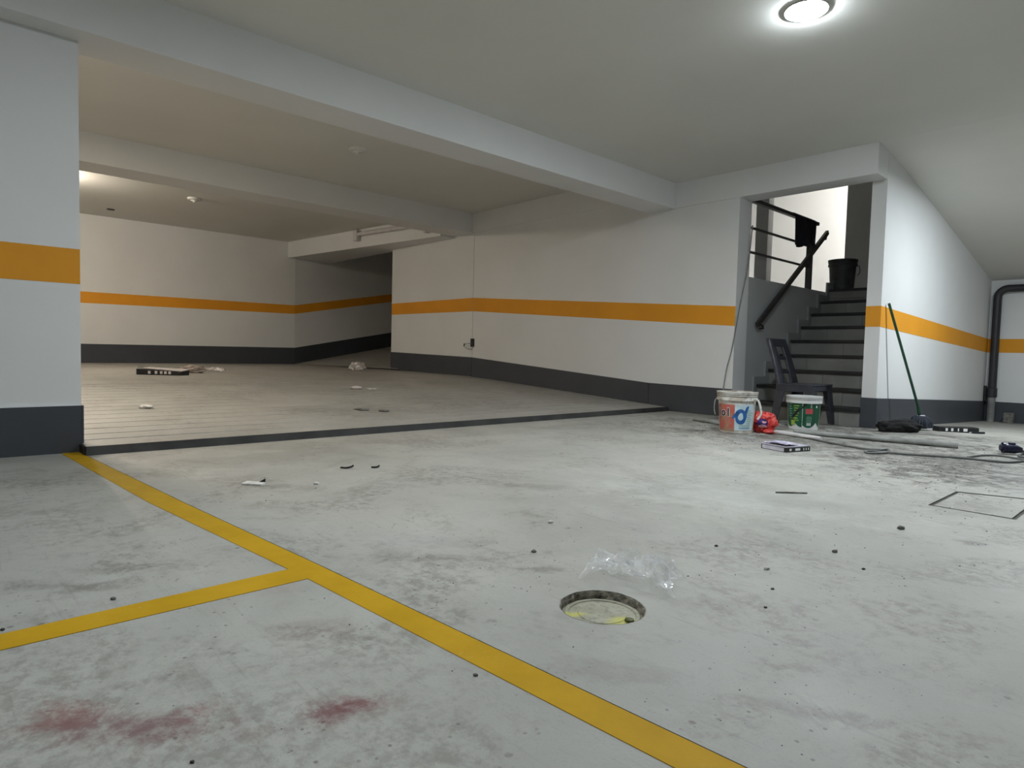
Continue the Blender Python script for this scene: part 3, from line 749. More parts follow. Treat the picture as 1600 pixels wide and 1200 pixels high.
def shell_text(txt, size, r0, r1, h, ac, z, off, mat, parent, name, bold=0.0):
    cu = bpy.data.curves.new('lettering', 'FONT'); cu.body = txt; cu.size = size; cu.align_x = 'CENTER'; cu.offset = bold; cu.resolution_u = 4; cu.space_character = 1.3
    to = bpy.data.objects.new('lettering', cu); COL.objects.link(to)
    dg = bpy.context.evaluated_depsgraph_get(); me = to.evaluated_get(dg).to_mesh()
    bm = bmesh.new(); bm.from_mesh(me)
    bmesh.ops.subdivide_edges(bm, edges=[e for e in bm.edges if e.calc_length() > size * .25], cuts=2)
    bm.verts.ensure_lookup_table()
    mb = MB(); mb.v = [on_shell(r0, r1, h, ac + v.co.x / r1, z + v.co.y, off) for v in bm.verts]
    mb.f = [tuple(v.index for v in fc.verts) for fc in bm.faces]
    bm.free(); to.to_mesh_clear() if False else None
    bpy.data.objects.remove(to); bpy.data.curves.remove(cu)
    return mb.build(name, mat, parent)
def bucket(name, label, loc, r0, r1, h, mat, face, rims=True):
    t = thing(name, label, 'bucket', loc, face)
    th = .004
    prof = [(.001, .004), (r0 - .006, .004), (r0 - .004, 0), (r0, .004), (r1, h - .002), (r1, h), (r1 - th, h), (r0 - th, .010), (.001, .010)]
    MB().lathe(prof, 56).build('body', mat, t, smooth=True)
    hb = h * .83
    for zz, ex, hh in ((h * .79, .013, .030), (h * .90, .012, .008), (h * .945, .012, .008), (h - .009, .013, .010)):
        r = r0 + (r1 - r0) * zz / h
        MB().lathe([(r - .001, zz), (r + ex, zz + .001), (r + ex, zz + hh - .001), (r - .001, zz + hh)], 56, caps=False).build('rim_band', mat, t, smooth=True)
    return t
def handle(t, r, z, pts, mat, rad=.0045, grip=None):
    MB().tube(spline(pts, 8), rad, 8).build('handle', mat, t, smooth=True)
    for s in (-1, 1):
        MB().tube([(0, s * (r - .002), z), (0, s * (r + .012), z)], .010, 12).build('handle_lug', mat, t)

# facing angle: local +X looks at the camera
q = onz(1141, 677); BW = (q[0] - .02, q[1] + .13)
face = math.atan2(-BW[1], -BW[0])
r0, r1, h = .134, .158, .350
wbk = bucket('paint_bucket', 'stained white bucket with red and blue label beside the wall end', (BW[0], BW[1], 0), r0, r1, h, M['dirty_white'], face)
# image left is +angle when looking along -X from the camera (y positive is to the right of the view -> left is -y ... measured in the render)
L = lambda u: -u
patch(r0, r1, h, -1.25, -.10, .02, .245, .0012, 18).build('red_label', M['rusty_red'], wbk)
patch(r0, r1, h, -.10, 1.15, .03, .245, .0012, 18).build('blue_label', M['sky_print'], wbk)
shell_text('iol', .094, r0, r1, h, -.78, .148, .0020, M['white_print'], wbk, 'lettering_outline', .0065)
shell_text('iol', .094, r0, r1, h, -.78, .148, .0032, M['black_print'], wbk, 'lettering', .0025)
ring = [(.24 + .24 * math.cos(t), .145 + .048 * math.sin(t)) for t in np.linspace(.3, .3 + 2 * PI, 15)]
shell_stroke(r0, r1, h, ring[:9], .017, .0024).build('blue_swirl', M['blue_print'], wbk)
shell_stroke(r0, r1, h, ring[6:], .017, .0028).build('blue_swirl', M['blue_print'], wbk)
shell_stroke(r0, r1, h, ring[11:] + ring[1:4], .016, .0032).build('blue_swirl', M['blue_print'], wbk)
shell_stroke(r0, r1, h, [(.66, .235), (.58, .215), (.48, .165), (.44, .13)], .013, .0036).build('blue_swirl', M['blue_print'], wbk)
shell_stroke(r0, r1, h, [(-.22, .128), (-.10, .150), (.02, .168), (.12, .19)], .014, .0036).build('blue_swirl', M['blue_print'], wbk)
for i in range(7):
    patch(r0, r1, h, .62, .62 + .22 + .1 * (i % 3), .085 + i * .018, .091 + i * .018, .0024, 6, 1).build('small_print', M['pale_green_print'], wbk)
for i in range(3):
    patch(r0, r1, h, .15, .9, .045 + i * .012, .050 + i * .012, .0024, 8, 1).build('small_print', M['blue_print'] if i == 0 else M['pale_green_print'], wbk)
a = .95
c = np.array([(r1 + .004) * math.cos(a), (r1 + .004) * math.sin(a), h * .84])
MB().tube(spline([c, c + [.02, .035, -.01], c + [.03, .055, -.07], c + [.03, .06, -.12], c + [.035, .035, -.165]], 8), .009, 8).build('handle', M['dirty_white'], wbk, smooth=True)
a = -1.5
c = np.array([(r1 + .004) * math.cos(a), (r1 + .004) * math.sin(a), h * .84])
MB().tube(spline([c, c + [.01, -.018, -.03], c + [.012, -.022, -.10], c + [.01, -.012, -.15]], 8), .004, 8).build('handle', M['metal'], wbk, smooth=True)

q = onz(1250, 672); BG = (q[0] - .03, q[1] + .13)
face = math.atan2(-BG[1], -BG[0])
r0, r1, h = .125, .143, .306
gbk = bucket('paint_bucket', 'white and green paint bucket standing in front of the dark chair', (BG[0], BG[1], 0), r0, r1, h, M['white_plastic'], face)
wave = lambda u: .035 + .030 * abs(math.sin(u * PI * 2.0 + .5)) ** 1.5
patch(r0, r1, h, -1.3, -.085, lambda u: .026 + .035 * abs(2 * ((u * 1.5 + .05) % 1) - 1) ** 2, .250, .0012, 24).build('green_label', M['green_label'], gbk)
patch(r0, r1, h, -.055, 1.35, lambda u: .022 + .048 * abs(2 * ((u * 1.25 + .16) % 1) - 1) ** 2, .250, .0012, 24).build('green_label', M['green_label'], gbk)
patch(r0, r1, h, .12, .58, .150, .195, .0024, 8, 2).build('red_panel', M['red_label'], gbk)
for i in range(4): patch(r0, r1, h, .20 - .03 * (i % 2), .52 + .04 * (i % 2), .118 - i * .014, .123 - i * .014, .0024, 6, 1).build('small_print', M['pale_green_print'], gbk)
for i in range(3): patch(r0, r1, h, .22 + i * .1, .29 + i * .1, .042, .068, .0024, 3, 1).build('small_print', M['white_print'], gbk)
patch(r0, r1, h, .80, .90, .205, .225, .0024, 3, 1).build('small_print', M['white_print'], gbk)
for i in range(7): patch(r0, r1, h, -.62, -.28 - .06 * (i % 3), .215 - i * .022, .223 - i * .022, .0024, 6, 1).build('small_print', M['lime_print'], gbk)
for i in range(6): patch(r0, r1, h, -1.05, -.78 - .05 * (i % 2), .228 - i * .022, .234 - i * .022, .0024, 6, 1).build('small_print', M['pale_green_print'], gbk)
patch(r0, r1, h, -.95, -.35, .100, .106, .0024, 6, 1).build('small_print', M['lime_print'], gbk)
patch(r0, r1, h, -.85, -.55, .040, .085, .0024, 8, 2).build('lime_emblem', M['lime_print'], gbk)
shell_stroke(r0, r1, h, [(.30, .272), (.16, .245), (0, .215), (-.14, .195)], .010, .003).build('black_drip', M['black'], gbk)
shell_stroke(r0, r1, h, [(-.10, .20), (-.35, .175), (-.62, .13), (-.8, .10)], .012, .003).build('black_drip', M['black'], gbk)
for a in (.42, .48): patch(r0, r1, h, a, a + .02, .20, .26, .0026, 2, 2).build('white_drip', M['white_plastic'], gbk)

# dark bucket on the landing
BL = onz(1315, 452, 9 * R); BL = (ony(1315, 450, 9.02)[0], 9.02)
face = math.atan2(-BL[1], -BL[0])
r0, r1, h = .142, .168, .405
dbk = bucket('plaster_bucket', 'grimy dark bucket standing at the top of the stairs', (BL[0], BL[1], 9 * R), r0, r1, h, M['bucket_dark'], face)
c = np.array([.02, r1 + .008, h * .80])
MB().tube(spline([c, c + [.01, .022, -.02], c + [.01, .026, -.09], c + [.0, .0, -.13]], 8), .005, 8).build('handle', M['bucket_dark'], dbk, smooth=True)

# ------------------------------------------------------------------ crumpled shapes
def crumple(name, rx, ry, rz, seed, amp, freq, mat, parent=None, sub=4, sharp=1.0, smooth='all', flat=0.0):
    bm = bmesh.new(); bmesh.ops.create_icosphere(bm, subdivisions=sub, radius=1.0)
    for v in bm.verts:
        d = v.co.normalized()
        s = mnoise.fractal(d * freq + Vector((seed, seed * 1.7, 0)), 0.6, 2.0, 4)
        rdg = abs(mnoise.noise(d * freq * 2.3 + Vector((seed * 2.1, 0, seed))))
        k = 1 + amp * s - amp * .8 * sharp * rdg
        v.co = Vector((d.x * rx * k, d.y * ry * k, d.z * rz * k))
    zmin = -rz * (.78 - flat)
    for v in bm.verts:
        if v.co.z < zmin: v.co.z = zmin
        v.co.z -= zmin
    me = bpy.data.meshes.new(name); bm.to_mesh(me); bm.free(); me.materials.append(mat)
    if smooth: me.polygons.foreach_set('use_smooth', [True] * len(me.polygons))
    o = bpy.data.objects.new(name, me); COL.objects.link(o)
    if parent is not None: o.parent = parent
    return o
RB = onz(1193, 678); RB = (RB[0] - .05, RB[1] + .10)
face = math.atan2(-RB[1], -RB[0])
rb = thing('plastic_bag', 'small red plastic bag with a purple logo slumped between two buckets', 'bag', (RB[0], RB[1], 0), face)
body = crumple('bag_body', .085, .102, .105, 3.1, .22, 1.6, M['red_bag'], rb, 5)
c = crumple('bag_knot', .03, .04, .045, 8.3, .35, 2.0, M['red_bag'], rb, 3); c.location = (.045, .075, .055)
c = crumple('bag_knot', .05, .05, .02, 5.3, .4, 2.0, M['red_bag'], rb, 3); c.location = (.07, .04, 0)
def on_body(y, z, off):
    bm = body.data; best = None
    hit, loc, nrm, _ = body.ray_cast(Vector((.4, y, z)), Vector((-1, 0, 0)))
    return (loc.x + off, y, z) if hit else (.05 + off, y, z)
bpy.context.view_layer.update()
def decal(name, cy, cz, ry, rz, off, mat, zcut=None):
    n, m = 20, 5; v = [on_body(cy, cz, off)]; f = []
    for i in range(1, m + 1):
        for k in range(n):
            a = 2 * PI * k / n; v.append(on_body(cy + ry * i / m * math.cos(a), cz + rz * i / m * math.sin(a), off))
    f = [(0, 1 + k, 1 + (k + 1) % n) for k in range(n)]
    for i in range(m - 1):
        for k in range(n): f.append((1 + i * n + k, 1 + (i + 1) * n + k, 1 + (i + 1) * n + (k + 1) % n, 1 + i * n + (k + 1) % n))
    return MB().add(v, f).build(name, mat, rb, smooth='all')
M['purple'] = plain('purple_print', (0.05, 0.02, 0.13), 0.35, 0.3, 30)
M['pink'] = plain('pink_print', (0.70, 0.42, 0.45), 0.4, 0.2, 30)
decal('logo', -.012, .088, .045, .040, .004, M['purple'])
decal('logo_lettering', -.008, .062, .034, .014, .0055, M['pink'])
decal('logo_lettering', .005, .098, .016, .010, .0055, M['pink'])

# ------------------------------------------------------------------ plastic chair
ch = thing('plastic_chair', 'dark slate plastic chair turned sideways at the foot of the stairs', 'chair', (0, 0, 0))
SW, SD, SH, BH = .40, .36, .395, .845
def leg(x0, y0, sx, sy):
    """tapered angle-section leg"""
    mb = MB(); ft = .055; tp = .078
    bx, by = x0 + sx * .035, y0 + sy * .035
    for (dx, dy, wx, wy) in ((0, 0, 1, 0), (0, 0, 0, 1)):
        if wx: top = [(x0, y0), (x0 - sx * tp * 1.2, y0), (x0 - sx * tp * 1.2, y0 - sy * .012), (x0, y0 - sy * .012)]; bot = [(bx, by), (bx - sx * ft * 1.2, by), (bx - sx * ft * 1.2, by - sy * .012), (bx, by - sy * .012)]
        else: top = [(x0, y0), (x0, y0 - sy * tp * 1.2), (x0 - sx * .012, y0 - sy * tp * 1.2), (x0 - sx * .012, y0)]; bot = [(bx, by), (bx, by - sy * ft * 1.2), (bx - sx * .012, by - sy * ft * 1.2), (bx - sx * .012, by)]
        mb.hexa([(x, y, 0) for x, y in bot], [(x, y, SH - .01) for x, y in top])
    return mb
for sx in (-1, 1):
    for sy in (-1, 1): leg(sx * SD / 2, sy * SW / 2, sx, sy).build('leg', M['chair'], ch, bevel=.004)
mb = MB(); mb.box(-SD / 2 - .005, SD / 2 + .012, -SW / 2 - .005, SW / 2 + .005, SH - .014, SH + .004)
mb.build('seat', M['chair'], ch, bevel=.010, seg=3)
mb = MB()
for s in (-1, 1):
    mb.box(-SD / 2, SD / 2, s * SW / 2 - .006, s * SW / 2 + .006, SH - .075, SH - .01)
    mb.box(s * SD / 2 - .006, s * SD / 2 + .006, -SW / 2, SW / 2, SH - .06, SH - .01)
mb.build('apron', M['chair'], ch, bevel=.004)
def bk(y, z):                                       # point of the leaning back
    t = (z - SH) / (BH - SH); return (-SD / 2 + .01 - .115 * t - .03 * t * t, y * (1 - .10 * t), z)
def slat(ya, yb, za, zb, th=.012, n=8):
    mb = MB(); A = []; 
    for i in range(n + 1):
        z = za + (zb - za) * i / n; p, q = bk(ya, z), bk(yb, z)
        A.append([(p[0] - th, p[1], z), (q[0] - th, q[1], z), (q[0] + th, q[1], z), (p[0] + th, p[1], z)])
    v = [q for r in A for q in r]; f = [(3, 2, 1, 0), tuple(4 * n + k for k in range(4))]
    for i in range(n): f += [(4 * i + k, 4 * i + (k + 1) % 4, 4 * i + 4 + (k + 1) % 4, 4 * i + 4 + k) for k in range(4)]
    return mb.add(v, f)
slat(-SW / 2, -SW / 2 + .125, SH - .03, BH - .03, .016).build('back_post', M['chair'], ch, bevel=.006)
slat(SW / 2 - .125, SW / 2, SH - .03, BH - .03, .016).build('back_post', M['chair'], ch, bevel=.006)
slat(-SW / 2 + .11, SW / 2 - .11, SH + .235, SH + .275, .007, 2).build('back_crossbar', M['chair'], ch, bevel=.003)
slat(-SW / 2 + .11, SW / 2 - .11, SH + .10, SH + .13, .007, 2).build('back_crossbar', M['chair'], ch, bevel=.003)
slat(-SW / 2 + .004, SW / 2 - .004, BH - .085, BH, .018, 4).build('top_rail', M['chair'], ch, bevel=.012, seg=3)
th = math.radians(50)
fwd = rt0[:2] * math.cos(th) - np.array([-math.sin(YAW), math.cos(YAW)]) * math.sin(th)
cpx = onz(1250, 662)
ch.location = (cpx[0] - .02 + .035, cpx[1] - .02 + .038, 0); ch.rotation_euler = (0, 0, math.atan2(fwd[1], fwd[0]))

# ------------------------------------------------------------------ cloth on the railing
cy0, cy1 = 7.66, 8.26
tw = thing('cloth', 'dark navy cloth hung over the top rail of the stair railing', 'cloth', (-3.465, (cy0 + cy1) / 2, 2.385))
n, m = 26, 26; v = []; f = []; half = (cy1 - cy0) / 2
for i in range(n + 1):
    u = i / n; y = -half + 2 * half * u
    long_f = .40 if u < .70 else (.30 if u < .85 else .34)
    long_f += .02 * math.sin(9 * u)
    for j in range(m + 1):
        t = j / m
        s = -.055 + t * (.055 + long_f)                # distance over the rail: negative on the far side
        fold = .010 * math.sin(u * 21 + s * 3) + .007 * math.sin(u * 43)
        rr = .034
        if abs(s) < rr * 1.57: a = s / rr; p = (rr * math.sin(a), y, rr * math.cos(a) - rr + .006)
        else:
            sg = 1 if s > 0 else -1; p = (sg * (rr + fold * min(1, abs(s) * 5) * .8 + .004), y * (1 - .05 * abs(s)), -(abs(s) - rr * 1.57) - rr + .006)
        v.append(p)
f = [(i * (m + 1) + j, (i + 1) * (m + 1) + j, (i + 1) * (m + 1) + j + 1, i * (m + 1) + j + 1) for i in range(n) for j in range(m)]
o = MB().add(v, f).build('cloth_sheet', M['navy_cloth'], tw, smooth='all')
sm = o.modifiers.new('solid', 'SOLIDIFY'); sm.thickness = .006; sm.offset = 1

# ------------------------------------------------------------------ things on the floor by the stairs
def floor_path(pxs, r, zf=None):
    out = []
    for px in pxs:
        q = onz(px[0], px[1], 0); out.append((q[0], q[1], (px[2] if len(px) > 2 else 0) + r + .001))
    return out
def tube_thing(name, label, cat, pxs, r, mat, k=8, n=10, straight=False):
    P = floor_path(pxs, r)
    if not straight: P = spline(P, k)
    o = MB().tube(P, r, n).build(name, mat, smooth=True)
    return tag(o, label, cat)
tube_thing('conduit_pipe', 'long grey conduit pipe lying on the floor in front of the green bucket', 'pipe', [(1240, 678), (1497, 701)], .021, M['pipe_grey'], straight=True, n=14)
tube_thing('conduit_pipe', 'short white plastic pipe lying right of the red bag', 'pipe', [(1212, 678), (1283, 689)], .017, M['pipe_white'], straight=True, n=14)
tube_thing('conduit_pipe', 'dusty grey pipe on the floor running behind the stained bucket', 'pipe', [(1084, 657), (1128, 665), (1212, 672)], .014, M['pipe_grey'], straight=True, n=12)
tube_thing('power_cable', 'thin grey cable snaking over the floor from the red bag with a small loop', 'cable',
           [(1226, 680), (1262, 686), (1300, 694), (1340, 701), (1370, 704.5), (1386, 704), (1389, 707), (1380, 709.5), (1358, 709.5), (1352, 707.5), (1362, 706.5), (1388, 709), (1440, 713), (1500, 717), (1540, 721), (1575, 724), (1600, 722), (1640, 716)], .0075, M['hose'])
tube_thing('power_cable', 'second grey cable crossing itself at the right edge of the floor', 'cable',
           [(1512, 716), (1535, 713), (1560, 713.5), (1590, 718), (1620, 722), (1660, 724)], .0065, M['hose'])
tube_thing('power_cable', 'short grey cable loop beside the blue plug', 'cable', [(1585, 707), (1610, 708), (1640, 712), (1625, 717), (1600, 716), (1592, 714), (1598, 711), (1612, 711)], .0075, M['hose'])
q = onz(1580, 710)
pl = thing('cable_plug', 'dark blue plug connector lying at the right edge', 'plug', (q[0], q[1], 0), .5)
MB().tube([(-.07, 0, .045), (-.045, 0, .045), (-.04, 0, .042), (.02, 0, .04), (.06, 0, .035)], [.022, .026, .034, .034, .018], 16).build('body', M['blue_plug'], pl, smooth=True)
MB().lathe([(.030, 0), (.040, 0), (.040, .012), (.030, .012)], 18, caps=False).build('collar', M['blue_plug'], pl).matrix_local = Matrix.Translation((-.055, 0, .045)) @ Matrix.Rotation(PI / 2, 4, 'Y')
MB().box(-.02, .02, -.012, .012, .068, .085).build('latch', M['blue_plug'], pl, bevel=.003)
MB().tube([(.05, 0, .034), (.10, .01, .02), (.16, .02, .009)], .008, 8).build('cable_tail', M['hose'], pl)

# black cloth heap, mop and cartons by the right wall
q = onz(1402, 675)
bc = thing('rag', 'black cloth heaped on the floor at the base of the right wall', 'rag', (q[0] + .0, q[1] + .02, -.006), math.atan2(rt0[1], rt0[0]))
crumple('rag_body', .20, .08, .068, 2.7, .22, 1.1, M['black_cloth'], bc, 5, sharp=.4)
c = crumple('rag_fold', .10, .05, .045, 6.2, .3, 1.5, M['black_cloth'], bc, 4); c.location = (.085, -.01, 0)

tip = onx(1389, 474, -2.085); ft = onz(1440, 668, .0); ft[2] = 0
foot = np.array([ft[0] + .005, ft[1] - .05, 0])
mp = thing('mop', 'dark mop with a green handle leaning on the white right wall', 'mop', tuple(foot))
top = tip - foot
MB().tube([np.array([0, 0, .10]) + (top - [0, 0, .10]) * t for t in (0, .5, 1)], .0125, 10).build('handle', M['green_handle'], mp, smooth=True)
MB().tube([np.array([0, 0, .06]), np.array([0, 0, .10]) + (top - [0, 0, .10]) * .10], [.020, .015], 10).build('handle_socket', M['green_handle'], mp, smooth=True)
mb = MB(); ln = 22
head = crumple('mop_head', .085, .075, .075, 4.4, .16, 2.4, M['mop'], mp, 5); head.location = (0, 0, -.004)
for k in range(30):
    a = 2 * PI * k / 30 + random.uniform(-.08, .08); rr = .092 + random.uniform(-.006, .010)
    mb.tube([(.03 * math.cos(a), .03 * math.sin(a), .112), (.07 * math.cos(a), .07 * math.sin(a), .095), (rr * math.cos(a), rr * math.sin(a), .05), (rr * 1.03 * math.cos(a), rr * 1.0 * math.sin(a), .008)], .011, 6)
mb.build('mop_strands', M['mop'], mp, smooth=True, kind='stuff')
MB().lathe([(.001, .112), (.035, .112), (.038, .120), (.03, .126), (.001, .128)], 20).build('mop_cap', M['carton'], mp, smooth=True)['label'] = 'pale cap of the mop head'

def carton(name, label, loc, rz, lx, ly, hz, body, marks=(), film=False):
    t = thing(name, label, 'carton', loc, rz)
    MB().box(-lx / 2, lx / 2, -ly / 2, ly / 2, 0, hz).build('box', body, t, bevel=.004)
    return t
A0, B0 = onz(1456, 668), onz(1513, 675)
d = (B0 - A0)[:2]; ang = math.atan2(d[1], d[0]); L0 = .50
cc = (A0 + B0) / 2
ct = carton('tile_carton', 'long black and white carton piece lying right of the mop', (cc[0] + .02, cc[1] + .12, zdrop(cc[1] + .12) + .001), math.atan2(rt0[1], rt0[0]) - .12, .36, .12, .05, M['black'])
for i, (a, b) in enumerate(((-.12, -.10), (-.07, -.05), (-.01, .0), (.04, .075))):
    MB().box(a, b, -.0612, -.060, .012, .040).build('white_mark', M['white_print'], ct)
MB().box(.09, .20, -.085, .06, .0, .010).build('loose_flap', M['carton'], ct)
MB().box(.10, .21, -.10, -.085, .0, .018).build('loose_strip', M['black'], ct)

Nn, Rr, Ll = onz(1229, 707.5), onz(1266, 705), onz(1189, 700)
ex = (Rr - Nn)[:2]; lx = float(np.linalg.norm(ex)); ang = math.atan2(ex[1], ex[0])
ey = (Ll - Nn)[:2]; ly = float(np.linalg.norm(ey))
tc = thing('tile_carton', 'flat opened carton of tiles with lilac wrap in front of the buckets', 'carton', (Nn[0], Nn[1], 0))
e1 = np.array([ex[0], ex[1], 0]); e2 = np.array([ey[0], ey[1], 0])
def pbox(a0, a1, b0, b1, z0, z1):
    q = [e1 * a0 + e2 * b0, e1 * a1 + e2 * b0, e1 * a1 + e2 * b1, e1 * a0 + e2 * b1]
    return MB().hexa([r + [0, 0, z0] for r in q], [r + [0, 0, z1] for r in q])
pbox(0, 1, 0, 1, 0, .034).build('tile_stack', M['black_print'], tc, bevel=.003)
pbox(-.01, 1.0, .02, 1.02, .034, .040).build('carton_top', M['carton'], tc)
for a0, a1 in ((.12, .20), (.36, .56), (.70, .73), (.80, .83), (.90, .93)):
    pbox(a0, a1, -.006, .0, .010, .026).build('white_mark', M['white_print'], tc)
pbox(-.006, .0, .10, .95, .004, .030).build('carton_side', M['carton'], tc)['label'] = 'white and lilac long side'
# torn wrap lying over the top
n, m = 20, 14; v = []
for i in range(n + 1):
    for j in range(m + 1):
        a, b = .02 + .56 * i / n, .05 + .90 * j / m
        p = e1 * a + e2 * b
        z = .043 + .012 * abs(mnoise.noise(Vector((a * 6, b * 9, 1.3)))) + .010 * max(0, math.sin(a * 9 + b * 4))
        if a < 0: z = max(.004, .043 + a * .5 + .006 * math.sin(b * 20))
        v.append((p[0], p[1], z))
f = [(i * (m + 1) + j, (i + 1) * (m + 1) + j, (i + 1) * (m + 1) + j + 1, i * (m + 1) + j + 1) for i in range(n) for j in range(m)]
MB().add(v, f).build('torn_wrap', M['lilac'], tc, smooth='all')['label'] = 'crumpled lilac plastic wrap'

q = onz(1236, 657)
bo = tag(MB().hexa([(-.10, -.06, 0), (.09, -.07, 0), (.10, .05, 0), (-.08, .06, 0)], [(-.10, -.06, .012), (.09, -.07, .020), (.10, .05, .022), (-.08, .06, .012)]).build('board_offcut', M['board']), 'small dusty board lying under the dark chair', 'board')
bo.location = (q[0] + .03, q[1] - .25, 0.001)

# grey cable hanging from the railing down behind the stained bucket
pp = [(1176, 352, 6.345), (1173, 380, 6.34), (1168, 420, 6.335), (1162, 449, 6.32), (1153.5, 492, 6.26), (1144.5, 542, 6.12), (1135, 578, 5.95), (1130, 612, 5.78), (1128, 640, 5.70)]
P = [ony(a, b, c) for a, b, c in pp]; e = P[-1].copy(); e[2] = .008; P.append(e)
tag(MB().tube(spline(P, 6), .0065, 8).build('hanging_cable', M['hose'], smooth=True), 'grey cable hanging down the wall end beside the doorway', 'cable')

# ------------------------------------------------------------------ clear plastic bag by the manhole
def film_bag(name, label, loc, rz, lx, ly, hz, seed, mat, cat='bag', n=46, m=34):
    v = []
    for i in range(n + 1):
        for j in range(m + 1):
            u, w = i / n * 2 - 1, j / m * 2 - 1
            e = max(0, 1 - (abs(u) ** 2.6 + abs(w) ** 2.6) / 1.7)
            p = Vector((u * 2.0 + seed, w * 2.0, seed * .7))
            z = hz * (e ** .6) * (.25 + 1.3 * (1 - abs(mnoise.noise(p * .7)) * 2.2) ** 2 * .5) + hz * .35 * (1 - min(1, 3.5 * abs(mnoise.noise(p * 1.5)))) * e ** .5 + hz * .06 * mnoise.noise(p * 7)
            dx = .18 * mnoise.noise(p * 1.3 + Vector((5, 0, 0))) + .05 * mnoise.noise(p * 4)
            dy = .18 * mnoise.noise(p * 1.3 + Vector((0, 5, 0))) + .05 * mnoise.noise(p * 4 + Vector((3, 3, 0)))
            edge = 1 + .22 * mnoise.noise(Vector((math.atan2(w, u) * 1.5 + seed, 0, 0)))
            v.append(((u * edge + dx) * lx, (w * edge + dy) * ly, max(.003, z + .003)))
    f = [(i * (m + 1) + j, (i + 1) * (m + 1) + j, (i + 1) * (m + 1) + j + 1, i * (m + 1) + j + 1) for i in range(n) for j in range(m)]
    o = MB().add(v, f).build(name, mat, smooth='all'); o.location = loc; o.rotation_euler = (0, 0, rz)
    return tag(o, label, cat)
q = onz(984, 911)
film_bag('clear_bag', 'crumpled clear plastic bag lying beside the round sunk cover', (q[0] - .01, q[1] + .03, 0), math.atan2(rt0[1], rt0[0]) - .45, .125, .075, .075, 1.9, M['film'])

# ------------------------------------------------------------------ litter on the ramp
def on_ramp(px, py):
    n = np.array([.053, 0, 1.0]); p = np.array([-4.25, 0, .045])
    r = ray(px, py); q = CAM + r * ((p - CAM) @ n) / (r @ n)
    if q[0] < -8.0: q = onz(px, py, .252); q[2] = zramp(q[0])
    else: q[2] = zramp(q[0])
    return q
vrot = math.atan2(rt0[1], rt0[0])
a = on_ramp(257, 585)
bx = thing('tile_carton', 'black and white carton lying on the far bright part of the ramp floor', 'carton', (a[0], a[1], a[2]), vrot + .1)
MB().hexa([(-.30, -.08, 0), (.22, -.08, 0), (.26, .10, 0), (-.24, .10, 0)], [(-.30, -.08, .075), (.22, -.08, .04), (.26, .10, .06), (-.24, .10, .08)]).build('box', M['black'], bx, bevel=.006)
MB().hexa([(-.23, -.06, .079), (.23, -.07, .048), (.26, .10, .062), (-.22, .10, .084)], [(-.23, -.06, .088), (.23, -.07, .058), (.26, .10, .075), (-.22, .10, .092)]).build('lid_flap', M['paper'], bx)
for x0 in (-.16, -.08, -.02, .03, .08): MB().box(x0, x0 + .03, -.0825, -.080, .015, .05).build('white_mark', M['paper'], bx)
a = on_ramp(222, 577)
tag(MB().box(-.40, .40, -.03, .03, 0, .02).build('timber_strip', M['board']), 'thin dark strip lying behind the black and white carton', 'strip'); o = bpy.data.objects['timber_strip']; a = on_ramp(258, 576); o.location = (a[0], a[1], a[2] + .001); o.rotation_euler = (0, 0, vrot + .03)
a = on_ramp(301, 582)
o = crumple('crumpled_bag', .17, .10, .06, 7.7, .3, 1.8, M['brown_bag'], None, 4); o.location = a; o.rotation_euler = (0, 0, vrot)
tag(o, 'brownish crumpled bag just right of the far carton', 'bag')
a = on_ramp(333, 580)
film_bag('clear_bag', 'thin clear plastic bag right of the brownish bag on the ramp', tuple(a), vrot, .17, .10, .06, 4.2, M['film_white'], n=24, m=18)
a = on_ramp(558, 579)
o = crumple('white_bag', .14, .11, .085, 9.4, .35, 1.8, M['film_white'], None, 4); o.location = a; o.rotation_euler = (0, 0, vrot)
tag(o, 'crumpled white plastic bag at the mouth of the far opening', 'bag')
def scrap(px, label, lx, ly, hz, mat, seed, name='paper_scrap', rz=0.0, ramp_=False):
    a = on_ramp(*px) if ramp_ else onz(*px)
    o = crumple(name, lx, ly, hz, seed, .35, 2.0, mat, None, 3); o.location = tuple(a); o.rotation_euler = (0, 0, vrot + rz)
    return tag(o, label, 'scrap' if 'scrap' in name else 'stone')
scrap((557, 608), 'white paper scrap on the ramp grooves below the white bag', .07, .04, .02, M['paper'], 2.2, ramp_=True)
scrap((583, 609), 'faint pale plastic scrap right of the white paper scrap', .08, .04, .012, M['film_white'], 3.2, ramp_=True)
scrap((228, 638), 'pale mortar crumb on the ramp grooves near the column', .06, .03, .018, M['stone_light'], 5.2, 'mortar_crumb', ramp_=True)
scrap((565, 641), 'dark mortar crumb on the lower middle of the ramp', .07, .03, .012, M['stone'], 6.1, 'mortar_crumb', ramp_=True)
scrap((600, 643), 'flat dark crumb right of the lower ramp crumb', .05, .03, .010, M['stone'], 6.6, 'mortar_crumb', ramp_=True)
